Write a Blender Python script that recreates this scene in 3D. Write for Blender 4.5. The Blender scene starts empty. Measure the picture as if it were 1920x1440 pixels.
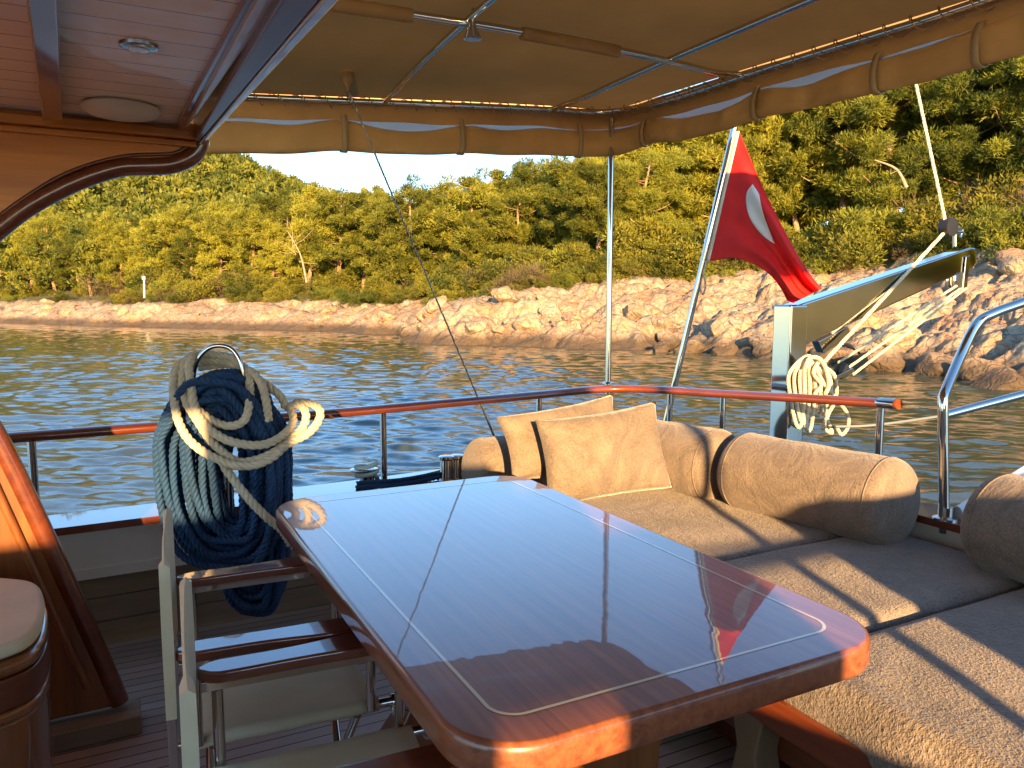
import bpy, bmesh, math, random
import numpy as np
from mathutils import Vector, Matrix

# ------------------------------------------------------------------ camera, world, sun, exposure
S = bpy.context.scene
C = S.collection
F, HY, CZ = 1442.0, 565.0, 1.35
PITCH = math.atan((720 - HY) / F)
cam = bpy.data.objects.new('camera', bpy.data.cameras.new('camera'))
C.objects.link(cam); S.camera = cam
cam.data.sensor_width = 36; cam.data.lens = F / 1920 * 36
cam.data.clip_start = 0.05; cam.data.clip_end = 3000
cam.location = (0, 0, CZ); cam.rotation_euler = (math.pi / 2 - PITCH, 0, 0)

SUN_EL = math.radians(11.0)
SUN_TRAVEL = Vector((-0.12, 1.0, 0)).normalized()          # horizontal direction the light travels
w = bpy.data.worlds.new('World'); S.world = w; w.use_nodes = True
nt = w.node_tree; bg = nt.nodes['Background']
sky = nt.nodes.new('ShaderNodeTexSky'); sky.sky_type = 'NISHITA'; sky.sun_disc = False
sky.sun_elevation = SUN_EL
to_sun = -SUN_TRAVEL
sky.sun_rotation = math.atan2(to_sun.x, to_sun.y)
sky.air_density = 1.0; sky.dust_density = 0.2; sky.ozone_density = 3.5
nt.links.new(sky.outputs[0], bg.inputs[0]); bg.inputs[1].default_value = 0.12
sl = bpy.data.lights.new('sun', 'SUN'); sl.energy = 3.9; sl.angle = math.radians(0.6)
sl.color = (1.0, 0.65, 0.30)
so = bpy.data.objects.new('sun', sl); C.objects.link(so)
sd = Vector((SUN_TRAVEL.x * math.cos(SUN_EL), SUN_TRAVEL.y * math.cos(SUN_EL), -math.sin(SUN_EL)))
so.rotation_euler = sd.to_track_quat('-Z', 'Y').to_euler()
so.location = (0, -5, 8)
S.view_settings.view_transform = 'Standard'; S.view_settings.look = 'None'
S.view_settings.exposure = 2.22; S.view_settings.gamma = 1.0
S.cycles.max_bounces = 8; S.cycles.use_denoising = True
S.cycles.caustics_reflective = False; S.cycles.caustics_refractive = False
S.cycles.sample_clamp_indirect = 8.0

# ------------------------------------------------------------------ frames of reference
U = np.array([-0.45719, 0.88937, 0.0]); V = np.array([0.88937, 0.45719, 0.0])   # across the boat / towards the stern
ANG = math.atan2(V[1], V[0])
EYE = np.array([0, 0, CZ]); _c, _s = math.cos(PITCH), math.sin(PITCH)
def B(a, b, z=0.0): p = a * U + b * V; return np.array([p[0], p[1], z])
def ray(px, py):
    x = (px - 960) / F; y = -(py - 720) / F
    return np.array([x, _c + y * _s, -_s + y * _c])
def onz(px, py, z): r = ray(px, py); return EYE + r * (z - CZ) / r[2]
def ony(px, py, y): r = ray(px, py); return EYE + r * y / r[1]
def ona(px, py, a): r = ray(px, py); return EYE + r * a / (r @ U)
def onb(px, py, b): r = ray(px, py); return EYE + r * b / (r @ V)

# ------------------------------------------------------------------ mesh helpers
class MB:
    def __init__(s): s.v = []; s.f = []; s.n = 0
    def add(s, vs, fs):
        vs = np.asarray(vs, float).reshape(-1, 3); k = s.n
        s.v.append(vs); s.n += len(vs)
        s.f.extend([tuple(i + k for i in f) for f in fs]); return s
    def hexa(s, p):          # 8 points: bottom loop, top loop
        return s.add(p, [(0, 3, 2, 1), (4, 5, 6, 7), (0, 1, 5, 4), (1, 2, 6, 5), (2, 3, 7, 6), (3, 0, 4, 7)])
    def bbox(s, a0, a1, b0, b1, z0, z1):   # box aligned with the boat
        return s.hexa([B(a0, b0, z0), B(a0, b1, z0), B(a1, b1, z0), B(a1, b0, z0), B(a0, b0, z1), B(a0, b1, z1), B(a1, b1, z1), B(a1, b0, z1)])
    def box(s, x0, x1, y0, y1, z0, z1):
        return s.hexa([(x0, y0, z0), (x1, y0, z0), (x1, y1, z0), (x0, y1, z0), (x0, y0, z1), (x1, y0, z1), (x1, y1, z1), (x0, y1, z1)])
    def prism(s, loop, d):   # closed loop of 3d points, extruded by vector d
        lp = np.asarray(loop, float); n = len(lp); d = np.asarray(d, float)
        fs = [tuple(range(n)), tuple(range(2 * n - 1, n - 1, -1))] + [(i, i + n, (i + 1) % n + n, (i + 1) % n) for i in range(n)]
        return s.add(np.vstack([lp, lp + d]), fs)
    def tube(s, pts, r, k=10, closed=False, r2=None, up=None, caps=True):
        pts = np.asarray(pts, float); n = len(pts)
        rr = np.full(n, r) if np.isscalar(r) else np.asarray(r, float)
        T = np.roll(pts, -1, 0) - np.roll(pts, 1, 0) if closed else np.gradient(pts, axis=0)
        T /= np.linalg.norm(T, axis=1)[:, None] + 1e-12
        N = frames(T, up)
        Bn = np.cross(T, N)
        an = np.arange(k) * 2 * math.pi / k
        q = 1.0 if r2 is None else r2 / rr[0]
        vs = pts[:, None] + rr[:, None, None] * (np.cos(an)[None, :, None] * N[:, None] + q * np.sin(an)[None, :, None] * Bn[:, None])
        m = n if closed else n - 1
        fs = [(i * k + j, i * k + (j + 1) % k, ((i + 1) % n) * k + (j + 1) % k, ((i + 1) % n) * k + j) for i in range(m) for j in range(k)]
        if not closed and caps: fs += [tuple(range(k - 1, -1, -1)), tuple((n - 1) * k + j for j in range(k))]
        return s.add(vs.reshape(-1, 3), fs)
    def lathe(s, prof, c, axis=(0, 0, 1), k=20):
        ax = np.array(axis, float); ax /= np.linalg.norm(ax)
        x = np.cross(ax, (0, 1, 0) if abs(ax[1]) < .9 else (1, 0, 0)); x /= np.linalg.norm(x); y = np.cross(ax, x)
        an = np.arange(k) * 2 * math.pi / k; c = np.array(c, float)
        vs = [c + ax * h + r * (math.cos(t) * x + math.sin(t) * y) for r, h in prof for t in an]
        n = len(prof)
        fs = [(i * k + j, i * k + (j + 1) % k, (i + 1) * k + (j + 1) % k, (i + 1) * k + j) for i in range(n - 1) for j in range(k)]
        fs += [tuple(range(k - 1, -1, -1)), tuple((n - 1) * k + j for j in range(k))]
        return s.add(vs, fs)
    def grid(s, P, closed_u=False):
        P = np.asarray(P, float); n, m = P.shape[:2]
        fs = [(i * m + j, i * m + j + 1, ((i + 1) % n) * m + j + 1, ((i + 1) % n) * m + j) for i in range(n if closed_u else n - 1) for j in range(m - 1)]
        return s.add(P.reshape(-1, 3), fs)
    def rope(s, pts, R, pitch=None, closed=False, sides=6, strands=3, step=None):
        pitch = pitch or R * 4.4; step = step or pitch / 9
        P = resample(pts, step, closed); n = len(P)
        T = np.roll(P, -1, 0) - np.roll(P, 1, 0) if closed else np.gradient(P, axis=0)
        T /= np.linalg.norm(T, axis=1)[:, None] + 1e-12
        N = frames(T); Bn = np.cross(T, N); L = np.arange(n) * step
        for q in range(strands):
            ph = L / pitch * 2 * math.pi + q * 2 * math.pi / strands
            s.tube(P + .48 * R * (np.cos(ph)[:, None] * N + np.sin(ph)[:, None] * Bn), R * .56, sides, closed=False)
        return s
    def build(s, name, mat=None, parent=None, smooth=None, bevel=0, origin=None, seg=2):
        me = bpy.data.meshes.new(name)
        vs = np.vstack(s.v)
        if parent is not None: org = world_org(parent)
        elif origin is not None: org = np.array(origin, float)
        else:
            lo, hi = vs.min(0), vs.max(0); org = np.array([(lo[0] + hi[0]) / 2, (lo[1] + hi[1]) / 2, lo[2]])
        me.from_pydata((vs - org).tolist(), [], s.f); me.update()
        bm = bmesh.new(); bm.from_mesh(me); bmesh.ops.recalc_face_normals(bm, faces=bm.faces); bm.to_mesh(me); bm.free()
        if mat: me.materials.append(mat)
        o = bpy.data.objects.new(name, me); C.objects.link(o)
        if parent is not None: o.parent = parent
        else: o.location = org
        if bevel:
            m = o.modifiers.new('bevel', 'BEVEL'); m.width = bevel; m.segments = seg; m.limit_method = 'ANGLE'; m.angle_limit = math.radians(35); m.harden_normals = True
        if smooth is not None or bevel:
            me.shade_smooth(); me.set_sharp_from_angle(angle=math.radians(smooth if smooth is not None else 40))
        return o
def world_org(o):
    p = np.zeros(3)
    while o is not None: p += np.array(o.location); o = o.parent
    return p
def frames(T, up=None):
    n = len(T); N = np.zeros_like(T)
    if up is not None:
        u_ = np.array(up, float); N = u_ - (T @ u_)[:, None] * T
        return N / (np.linalg.norm(N, axis=1)[:, None] + 1e-12)
    a = np.array([0, 0, 1.0]) if abs(T[0][2]) < .9 else np.array([1.0, 0, 0])
    x = a - T[0] * (a @ T[0]); N[0] = x / np.linalg.norm(x)
    for i in range(1, n):
        x = N[i - 1] - T[i] * (N[i - 1] @ T[i]); N[i] = x / (np.linalg.norm(x) + 1e-12)
    return N
def smooth(pts, n=8, closed=False):     # Catmull-Rom through the points
    P = np.asarray(pts, float); m = len(P); out = []
    rng = range(m) if closed else range(m - 1)
    for i in rng:
        g = (lambda k: P[k % m]) if closed else (lambda k: P[min(max(k, 0), m - 1)])
        p0, p1, p2, p3 = g(i - 1), g(i), g(i + 1), g(i + 2)
        for j in range(n):
            t = j / n
            out.append(.5 * ((2 * p1) + (p2 - p0) * t + (2 * p0 - 5 * p1 + 4 * p2 - p3) * t * t + (3 * p1 - p0 - 3 * p2 + p3) * t ** 3))
    if not closed: out.append(P[-1])
    return np.array(out)
def resample(pts, step, closed=False):
    P = np.asarray(pts, float)
    if closed: P = np.vstack([P, P[:1]])
    d = np.linalg.norm(np.diff(P, axis=0), axis=1); L = np.concatenate([[0], np.cumsum(d)])
    t = np.linspace(0, L[-1], max(4, int(L[-1] / step)))
    return np.stack([np.interp(t, L, P[:, k]) for k in range(3)], 1)
def rbox(c, h, r, n=14, X=(1, 0, 0), Y=(0, 1, 0), noise=0, seed=0, pw=None):   # soft box: centre, half sizes, edge radius
    mb = MB(); c = np.array(c, float); h = np.array(h, float); X = np.array(X, float); Y = np.array(Y, float); Z = np.cross(X, Y)
    rs = np.random.RandomState(seed); ph = rs.rand(6, 4) * 9
    t = np.linspace(-1, 1, n)
    # concentrate samples at edges
    t = np.sign(t) * (1 - (1 - np.abs(t)) ** 1.35)
    for ax in range(3):
        for sg in (-1, 1):
            g = np.zeros((n, n, 3)); i, j = [k for k in range(3) if k != ax]
            g[..., ax] = sg; g[..., i] = t[:, None]; g[..., j] = t[None, :]
            p = g * h; inner = np.clip(p, -(h - r), h - r); d = p - inner
            L = np.linalg.norm(d, axis=-1, keepdims=True); q = inner + d / np.maximum(L, 1e-9) * r
            q = np.where(L > 1e-9, q, p)
            if pw is not None:
                q[..., 2] *= 1 - pw * ((q[..., 0] / h[0]) ** 4 + (q[..., 1] / h[1]) ** 4) / 2
            if noise:
                wv = sum(np.sin(q[..., 0] * ph[k, 0] * 2.2 + q[..., 1] * ph[k, 1] * 2.2 + ph[k, 2] * 3) for k in range(6)) / 6
                q[..., 2] += noise * wv * np.sign(q[..., 2])
            mb.grid((q[..., 0:1] * X + q[..., 1:2] * Y + q[..., 2:3] * Z + c))
    return mb
def weld(o, d=1e-4):
    bm = bmesh.new(); bm.from_mesh(o.data); bmesh.ops.remove_doubles(bm, verts=bm.verts, dist=d)
    bmesh.ops.recalc_face_normals(bm, faces=bm.faces); bm.to_mesh(o.data); bm.free(); return o

def tag(o, label, cat, group=None, kind=None):
    if label: o['label'] = label
    if cat: o['category'] = cat
    if group: o['group'] = group
    if kind: o['kind'] = kind
    return o
def empty(name, loc, label=None, cat=None, group=None):
    o = bpy.data.objects.new(name, None); C.objects.link(o); o.location = tuple(float(q) for q in loc); o.empty_display_size = .1
    return tag(o, label, cat, group)

# ------------------------------------------------------------------ materials
def newmat(name):
    m = bpy.data.materials.new(name); m.use_nodes = True; t = m.node_tree
    return m, t, t.nodes, t.links, t.nodes['Principled BSDF']
def setp(b, **k):
    for n, v in k.items():
        n = n.replace('_', ' ')
        for i in b.inputs:
            if i.name.lower() == n.lower():
                i.default_value = v if not isinstance(v, tuple) or len(v) == 4 else (*v, 1); break
        else: raise KeyError(n)
def ramp(N, L, fac, stops):
    r = N.new('ShaderNodeValToRGB'); e = r.color_ramp.elements
    while len(e) < len(stops): e.new(.5)
    for i, (p, c) in enumerate(stops): e[i].position = p; e[i].color = (*c, 1) if len(c) == 3 else c
    L.new(fac, r.inputs[0]); return r.outputs[0]
def noise(N, L, vec, scale, detail=4, rough=.5, dist=0):
    n = N.new('ShaderNodeTexNoise'); n.inputs['Scale'].default_value = scale; n.inputs['Detail'].default_value = detail
    n.inputs['Roughness'].default_value = rough; n.inputs['Distortion'].default_value = dist
    if vec is not None: L.new(vec, n.inputs['Vector'])
    return n.outputs[0]
def math_(N, L, op, a, b=None, c=None):
    n = N.new('ShaderNodeMath'); n.operation = op
    for i, x in enumerate((a, b, c)):
        if x is None: continue
        if hasattr(x, 'is_linked'): L.new(x, n.inputs[i])
        else: n.inputs[i].default_value = x
    return n.outputs[0]
def bump(N, L, b, h, strength, dist=.01, prev=None):
    n = N.new('ShaderNodeBump'); n.inputs['Strength'].default_value = strength; n.inputs['Distance'].default_value = dist
    L.new(h, n.inputs['Height'])
    if prev: L.new(prev, n.inputs['Normal'])
    if b is not None: L.new(n.outputs[0], b.inputs['Normal'])
    return n.outputs[0]
def geo(N): return N.new('ShaderNodeNewGeometry').outputs['Position']
def objc(N): return N.new('ShaderNodeTexCoord').outputs['Object']
def rotz(N, L, vec, ang):
    n = N.new('ShaderNodeVectorRotate'); n.rotation_type = 'Z_AXIS'; L.new(vec, n.inputs['Vector']); n.inputs['Angle'].default_value = ang; return n.outputs[0]
def scl(N, L, vec, s):
    n = N.new('ShaderNodeMapping'); n.inputs['Scale'].default_value = s; L.new(vec, n.inputs['Vector']); return n.outputs[0]
def mix(N, L, fac, a, b, blend='MIX'):
    n = N.new('ShaderNodeMix'); n.data_type = 'RGBA'; n.blend_type = blend
    for i, x in ((0, fac), (6, a), (7, b)):
        if hasattr(x, 'is_linked'): L.new(x, n.inputs[i])
        else: n.inputs[i].default_value = (*x, 1) if isinstance(x, tuple) and len(x) == 3 else x
    return n.outputs[2]

def wood(name, c1, c2, axis='u', coat=1.0, rough=.35, streak=30, coat_ior=1.5, c3=None, wob=0.0, coat_rough=.03, local=False):
    # varnished or bare timber, grain along axis u / v / z / x / y
    m, t, N, L, b = newmat(name)
    p = objc(N)
    if axis in 'uv': p = rotz(N, L, p, -ANG)     # x along v, y along -u... grain axes below
    s = {'v': (1, streak, streak), 'u': (streak, 1, streak), 'x': (1, streak, streak), 'y': (streak, 1, streak), 'z': (streak, streak, 1)}[axis]
    q = scl(N, L, p, s)
    n1 = noise(N, L, q, 1.3, 5, .6, .4); n2 = noise(N, L, q, 5.0, 3, .6)
    f = math_(N, L, 'ADD', math_(N, L, 'MULTIPLY', n1, .7), math_(N, L, 'MULTIPLY', n2, .3))
    n3 = noise(N, L, p, 2.0, 2)
    col = ramp(N, L, f, [(.33, c1), (.66, c2)])
    col = mix(N, L, ramp(N, L, n3, [(.3, (0, 0, 0)), (.75, (.55, .55, .55))]), col, c3 or tuple(x * .6 for x in c1))
    L.new(col, b.inputs['Base Color'])
    setp(b, Roughness=rough, Coat_Weight=coat, Coat_Roughness=coat_rough, Coat_IOR=coat_ior)
    if coat < .5: bump(N, L, b, f, .35, .002)
    else:
        bump(N, L, b, f, .12, .0006)
        if wob:
            bn = N.new('ShaderNodeBump'); bn.inputs['Strength'].default_value = wob; bn.inputs['Distance'].default_value = .001
            L.new(noise(N, L, scl(N, L, p, (6, 2.0, 6)), 3.0, 2), bn.inputs['Height']); L.new(bn.outputs[0], b.inputs['Coat Normal'])
    return m
def plain(name, col, rough=.5, metal=0, coat=0, nscale=0, namt=.25, bscale=0, bstr=.2, bdist=.002, sheen=0, **k):
    m, t, N, L, b = newmat(name)
    setp(b, Base_Color=col, Roughness=rough, Metallic=metal, Coat_Weight=coat, **k)
    p = objc(N)
    if nscale:
        n = noise(N, L, p, nscale, 5, .6)
        L.new(ramp(N, L, n, [(.3, tuple(c * (1 - namt) for c in col)), (.7, tuple(min(1, c * (1 + namt)) for c in col))]), b.inputs['Base Color'])
    if bscale: bump(N, L, b, noise(N, L, p, bscale, 5, .65), bstr, bdist)
    if sheen: setp(b, Sheen_Weight=sheen, Sheen_Roughness=.4); b.inputs['Sheen Tint'].default_value = (*[min(1, c * 1.6 + .1) for c in col], 1)
    return m

M = {}
MAH1, MAH2 = (.16, .036, .008), (.36, .10, .022)
M['table'] = wood('table varnish', (.20, .050, .022), (.46, .155, .060), 'u', streak=42, coat_ior=1.42, wob=.24, coat_rough=.015)
M['rail'] = wood('rail varnish', (.17, .030, .006), (.30, .065, .012), 'v', streak=22, coat_ior=1.6)
M['rail_u'] = wood('stern rail varnish', (.17, .030, .006), (.30, .065, .012), 'u', streak=22, coat_ior=1.6)
M['mah_v'] = wood('mahogany panel', (.46, .13, .010), (.80, .29, .028), 'v', streak=14, coat_rough=.25, coat=.3)
M['mah_z'] = wood('mahogany post', (.15, .04, .008), (.34, .11, .022), 'z', streak=14, coat_rough=.08)
M['mah_u'] = wood('mahogany trim', (.10, .02, .006), (.22, .05, .012), 'u', streak=16, coat_rough=.08)
M['mah_dark'] = wood('dark mahogany', (.085, .018, .006), (.17, .040, .011), 'u', streak=14, coat_rough=.12, coat=.35)
M['arm'] = wood('chair arm varnish', (.12, .020, .006), (.22, .042, .011), 'y', streak=25, coat_ior=1.9)
M['teakwall'] = wood('weathered teak planks', (.24, .16, .09), (.38, .26, .15), 'v', coat=0, rough=.7, streak=14)
M['oak'] = wood('pale carved leg', (.20, .13, .06), (.32, .22, .11), 'z', coat=.4, rough=.5, streak=12)
M['steel'] = plain('polished steel', (.60, .57, .53), .07, 1)
M['steel_soft'] = plain('worn steel', (.62, .60, .57), .22, 1)
M['cream_paint'] = plain('cream paint', (.78, .70, .56), .35, coat=.3, nscale=3, namt=.06)
M['plastic_w'] = plain('off white plastic', (.78, .74, .60), .4)
M['black'] = plain('black rubber', (.015, .014, .013), .5)
M['inlay'] = plain('pale inlay', (.80, .68, .42), .3, coat=1, Coat_IOR=1.5, Coat_Roughness=.02)
M['canvas_cream'] = plain('cream canvas', (.64, .56, .38), .85, nscale=6, namt=.08, bscale=700, bstr=.35, bdist=.001)
M['rope_blue'] = plain('blue rope', (.009, .045, .115), .75, nscale=5, namt=.35, bscale=350, bstr=.6, sheen=.3)
M['rope_white'] = plain('natural rope', (.66, .54, .36), .8, nscale=14, namt=.14, bscale=400, bstr=.6, sheen=.2)
M['cord'] = plain('tan cord', (.50, .38, .22), .8)
M['wire'] = plain('steel wire', (.30, .26, .22), .4, 1)
M['teal'] = plain('teal crate plastic', (.0, .13, .11), .45)
M['lens'] = plain('lamp lens', (.6, .58, .55), .15, coat=1)

def velour(name, col, scale=1.0, fuzz=.8, bd=.004):
    m, t, N, L, b = newmat(name); p = objc(N)
    a = noise(N, L, p, 4.5 * scale, 5, .62, 1.6); c = noise(N, L, p, 330 * scale, 2, .6); d = noise(N, L, p, 150 * scale, 2, .5)
    f = math_(N, L, 'ADD', math_(N, L, 'MULTIPLY', a, .55), math_(N, L, 'MULTIPLY', d, .5))
    L.new(ramp(N, L, f, [(.36, tuple(x * .62 for x in col)), (.66, tuple(x * 1.35 for x in col))]), b.inputs['Base Color'])
    setp(b, Roughness=.9, Sheen_Weight=.45, Sheen_Roughness=.35); b.inputs['Sheen Tint'].default_value = (.85, .74, .6, 1)
    h = math_(N, L, 'ADD', math_(N, L, 'MULTIPLY', c, .5), math_(N, L, 'MULTIPLY', d, .8))
    n1 = bump(N, L, None, h, fuzz, bd); bump(N, L, b, a, .5, .03, n1)
    return m
M['velour'] = velour('brown velour', (.205, .150, .108), 1.0, .9, .004)
M['pillow'] = velour('sand velour pillow', (.200, .146, .100), 1.2, .6, .002)
M['towel'] = velour('towel cover', (.225, .172, .132), .75, 1.0, .008)

def canopy_mat():
    m, t, N, L, b = newmat('awning canvas'); p = objc(N)
    n = noise(N, L, p, 2.2, 5, .6); n2 = noise(N, L, p, 500, 2)
    col = ramp(N, L, n, [(.3, (.25, .138, .042)), (.7, (.32, .182, .058))])
    L.new(col, b.inputs['Base Color']); setp(b, Roughness=.85)
    h = math_(N, L, 'ADD', math_(N, L, 'MULTIPLY', n2, .1), n)
    rp = rotz(N, L, geo(N), -ANG); sx = N.new('ShaderNodeSeparateXYZ'); L.new(rp, sx.inputs[0])
    seam = math_(N, L, 'LESS_THAN', math_(N, L, 'ABSOLUTE', math_(N, L, 'SUBTRACT', math_(N, L, 'FRACT', math_(N, L, 'DIVIDE', math_(N, L, 'ADD', sx.outputs[0], 10.43), .93)), .5)), .012)
    wr = noise(N, L, scl(N, L, rp, (1, 5, 1)), 3.0, 3)
    h = math_(N, L, 'ADD', math_(N, L, 'ADD', h, math_(N, L, 'MULTIPLY', seam, .35)), math_(N, L, 'MULTIPLY', wr, .8))
    bump(N, L, b, h, .45, .012)
    tr = N.new('ShaderNodeBsdfTranslucent'); L.new(col, tr.inputs[0])
    mx = N.new('ShaderNodeMixShader'); mx.inputs[0].default_value = .22
    L.new(b.outputs[0], mx.inputs[1]); L.new(tr.outputs[0], mx.inputs[2]); L.new(mx.outputs[0], N['Material Output'].inputs[0])
    return m
M['canopy'] = canopy_mat()
M['roll'] = plain('rolled curtain canvas', (.68, .42, .175), .8, nscale=4, namt=.14, bscale=60, bstr=.3, bdist=.004)
M['sleeve'] = plain('sleeve canvas', (.50, .34, .17), .8, nscale=5, namt=.12)
def film_mat():
    m, t, N, L, b = newmat('clear window film')
    setp(b, Base_Color=(.58, .54, .50), Roughness=.35)
    tr = N.new('ShaderNodeBsdfTranslucent'); tr.inputs[0].default_value = (.6, .56, .52, 1)
    mx = N.new('ShaderNodeMixShader'); mx.inputs[0].default_value = .55
    L.new(b.outputs[0], mx.inputs[1]); L.new(tr.outputs[0], mx.inputs[2]); L.new(mx.outputs[0], N['Material Output'].inputs[0])
    return m
M['film'] = film_mat()

def planks_mat(name, c1, c2, width, gap, axis, offset=0.0, caulk=(.02, .016, .012), rough=.6, coat=0, caulk_relief=-1):
    m, t, N, L, b = newmat(name); p = rotz(N, L, geo(N), -ANG)
    sp = N.new('ShaderNodeSeparateXYZ'); L.new(p, sp.inputs[0])
    x = sp.outputs[1] if axis == 'v' else sp.outputs[0]
    g = math_(N, L, 'DIVIDE', math_(N, L, 'ADD', x, offset + 50 * width), width)
    fr = math_(N, L, 'FRACT', g); idn = math_(N, L, 'FLOOR', g)
    isgap = math_(N, L, 'LESS_THAN', fr, gap)
    wn = N.new('ShaderNodeTexWhiteNoise'); wn.noise_dimensions = '1D'; L.new(idn, wn.inputs['W'])
    s = (2, 40, 40) if axis == 'v' else (40, 2, 40)
    n = noise(N, L, scl(N, L, p, s), 1.5, 4, .6); n2 = noise(N, L, p, 1.7, 3)
    f = math_(N, L, 'ADD', math_(N, L, 'MULTIPLY', n, .5), math_(N, L, 'MULTIPLY', wn.outputs[0], .3))
    f = math_(N, L, 'ADD', f, math_(N, L, 'MULTIPLY', n2, .3))
    col = ramp(N, L, f, [(.3, c1), (.75, c2)])
    L.new(mix(N, L, isgap, col, caulk), b.inputs['Base Color'])
    setp(b, Roughness=rough, Coat_Weight=coat)
    hh = math_(N, L, 'SUBTRACT', math_(N, L, 'MULTIPLY', n, .15), isgap)
    bump(N, L, b, hh, .5, .002)
    return m
M['deck'] = planks_mat('teak deck', (.30, .225, .165), (.44, .34, .26), .052, .09, 'v')
M['ceiling'] = planks_mat('white ceiling boards', (.80, .73, .63), (.86, .79, .68), .095, .04, 'v', caulk=(.16, .07, .03), rough=.4, coat=.3)

def water_mat():
    m, t, N, L, b = newmat('sea water'); p = geo(N)
    setp(b, Base_Color=(.045, .055, .035), Roughness=.03, IOR=1.62, Specular_IOR_Level=.5)
    q = scl(N, L, rotz(N, L, p, math.radians(6)), (.5, 1.0, 1.0))
    n1 = noise(N, L, q, 2.4, 3, .55, .4); n2 = noise(N, L, q, 8.0, 5, .65, .5); n3 = noise(N, L, p, .10, 3, .5)
    pw = ramp(N, L, n3, [(.35, (.45, .45, .45)), (.65, (1, 1, 1))])
    h = math_(N, L, 'ADD', math_(N, L, 'MULTIPLY', n1, 1.0), math_(N, L, 'MULTIPLY', n2, .42))
    h = math_(N, L, 'MULTIPLY', h, pw)
    bump(N, L, b, h, .32, .06)
    return m
M['water'] = water_mat()

def rock_mat(name='limestone', wet=True):
    m, t, N, L, b = newmat(name); p = geo(N)
    n = noise(N, L, p, .35, 6, .6, .5); n2 = noise(N, L, p, 2.2, 7, .68, .6); n4 = noise(N, L, p, .9, 4, .6)
    f = math_(N, L, 'ADD', math_(N, L, 'MULTIPLY', n, .45), math_(N, L, 'MULTIPLY', n2, .55))
    col = ramp(N, L, f, [(.36, (.18, .11, .065)), (.47, (.31, .225, .14)), (.58, (.41, .325, .21)), (.70, (.50, .42, .29))])
    col = mix(N, L, ramp(N, L, n4, [(.47, (0, 0, 0)), (.62, (.8, .8, .8))]), col, (.44, .22, .105))
    sp = N.new('ShaderNodeSeparateXYZ'); L.new(p, sp.inputs[0])
    zz = math_(N, L, 'ADD', sp.outputs[2], math_(N, L, 'MULTIPLY', n2, -.9))
    wetf = ramp(N, L, math_(N, L, 'ADD', zz, 1.62), [(.30, (1, 1, 1)), (.80, (0, 0, 0))])
    col = mix(N, L, wetf, col, (.095, .060, .028))
    dk = noise(N, L, p, 3.1, 6, .72, .8); col = mix(N, L, ramp(N, L, dk, [(.34, (.75, .75, .75)), (.45, (0, 0, 0))]), col, (.12, .085, .055))
    at = N.new('ShaderNodeAttribute'); at.attribute_name = 'soil'
    soil = ramp(N, L, noise(N, L, p, 1.3, 5, .65), [(.35, (.06, .075, .02)), (.6, (.14, .115, .045))])
    col = mix(N, L, at.outputs['Fac'], col, soil)
    L.new(col, b.inputs['Base Color']); setp(b, Roughness=.85)
    vor = N.new('ShaderNodeTexVoronoi'); vor.feature = 'DISTANCE_TO_EDGE'; vor.inputs['Scale'].default_value = 1.3
    vor2 = N.new('ShaderNodeTexVoronoi'); vor2.feature = 'F1'; vor2.inputs['Scale'].default_value = 5.5
    wp = N.new('ShaderNodeVectorMath'); wp.operation = 'ADD'; L.new(p, wp.inputs[0])
    nn = N.new('ShaderNodeTexNoise'); nn.inputs['Scale'].default_value = 1.2; nn.inputs['Detail'].default_value = 4; L.new(p, nn.inputs['Vector'])
    L.new(nn.outputs['Color'], wp.inputs[1]); L.new(wp.outputs[0], vor.inputs['Vector']); L.new(wp.outputs[0], vor2.inputs['Vector'])
    cr = ramp(N, L, vor.outputs['Distance'], [(0, (0, 0, 0)), (.055, (1, 1, 1))])
    L.new(mix(N, L, math_(N, L, 'MULTIPLY', math_(N, L, 'SUBTRACT', 1.0, cr), math_(N, L, 'SUBTRACT', .6, math_(N, L, 'MULTIPLY', at.outputs['Fac'], .6))), col, (.10, .065, .04)), b.inputs['Base Color'])
    h = math_(N, L, 'ADD', math_(N, L, 'MULTIPLY', cr, .35), math_(N, L, 'MULTIPLY', n2, 1.6))
    h = math_(N, L, 'ADD', h, math_(N, L, 'MULTIPLY', vor2.outputs['Distance'], .5))
    bump(N, L, b, h, .8, .10)
    return m
M['rock'] = rock_mat()

def leaf_mat(name, dark, lite, tr=(.10, .10, .012), amt=.3, sc=.9):
    m, t, N, L, b = newmat(name)
    inf = N.new('ShaderNodeObjectInfo'); p = geo(N)
    n = noise(N, L, p, sc, 3, .6)
    f = math_(N, L, 'ADD', math_(N, L, 'MULTIPLY', n, .75), math_(N, L, 'MULTIPLY', inf.outputs['Random'], .28))
    col = ramp(N, L, f, [(.36, dark), (.66, lite)])
    L.new(col, b.inputs['Base Color']); setp(b, Roughness=.6, Specular_IOR_Level=.25)
    t_ = N.new('ShaderNodeBsdfTranslucent'); L.new(col, t_.inputs[0])
    mx = N.new('ShaderNodeMixShader'); mx.inputs[0].default_value = amt
    L.new(b.outputs[0], mx.inputs[1]); L.new(t_.outputs[0], mx.inputs[2]); L.new(mx.outputs[0], N['Material Output'].inputs[0])
    return m
M['pine'] = leaf_mat('pine needles', (.10, .115, .014), (.40, .37, .040), amt=.5)
M['pine_dark'] = leaf_mat('dark pine needles', (.07, .095, .015), (.29, .29, .034), amt=.42)
M['bush'] = leaf_mat('scrub leaves', (.07, .085, .014), (.27, .24, .028), amt=.42)
M['drybush'] = leaf_mat('dry twigs', (.09, .06, .03), (.20, .15, .06))
M['farwood'] = leaf_mat('far wood leaves', (.11, .13, .018), (.40, .36, .045), sc=.16, amt=.42)
M['bark'] = plain('pine bark', (.34, .19, .105), .9, nscale=7, namt=.45)
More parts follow.
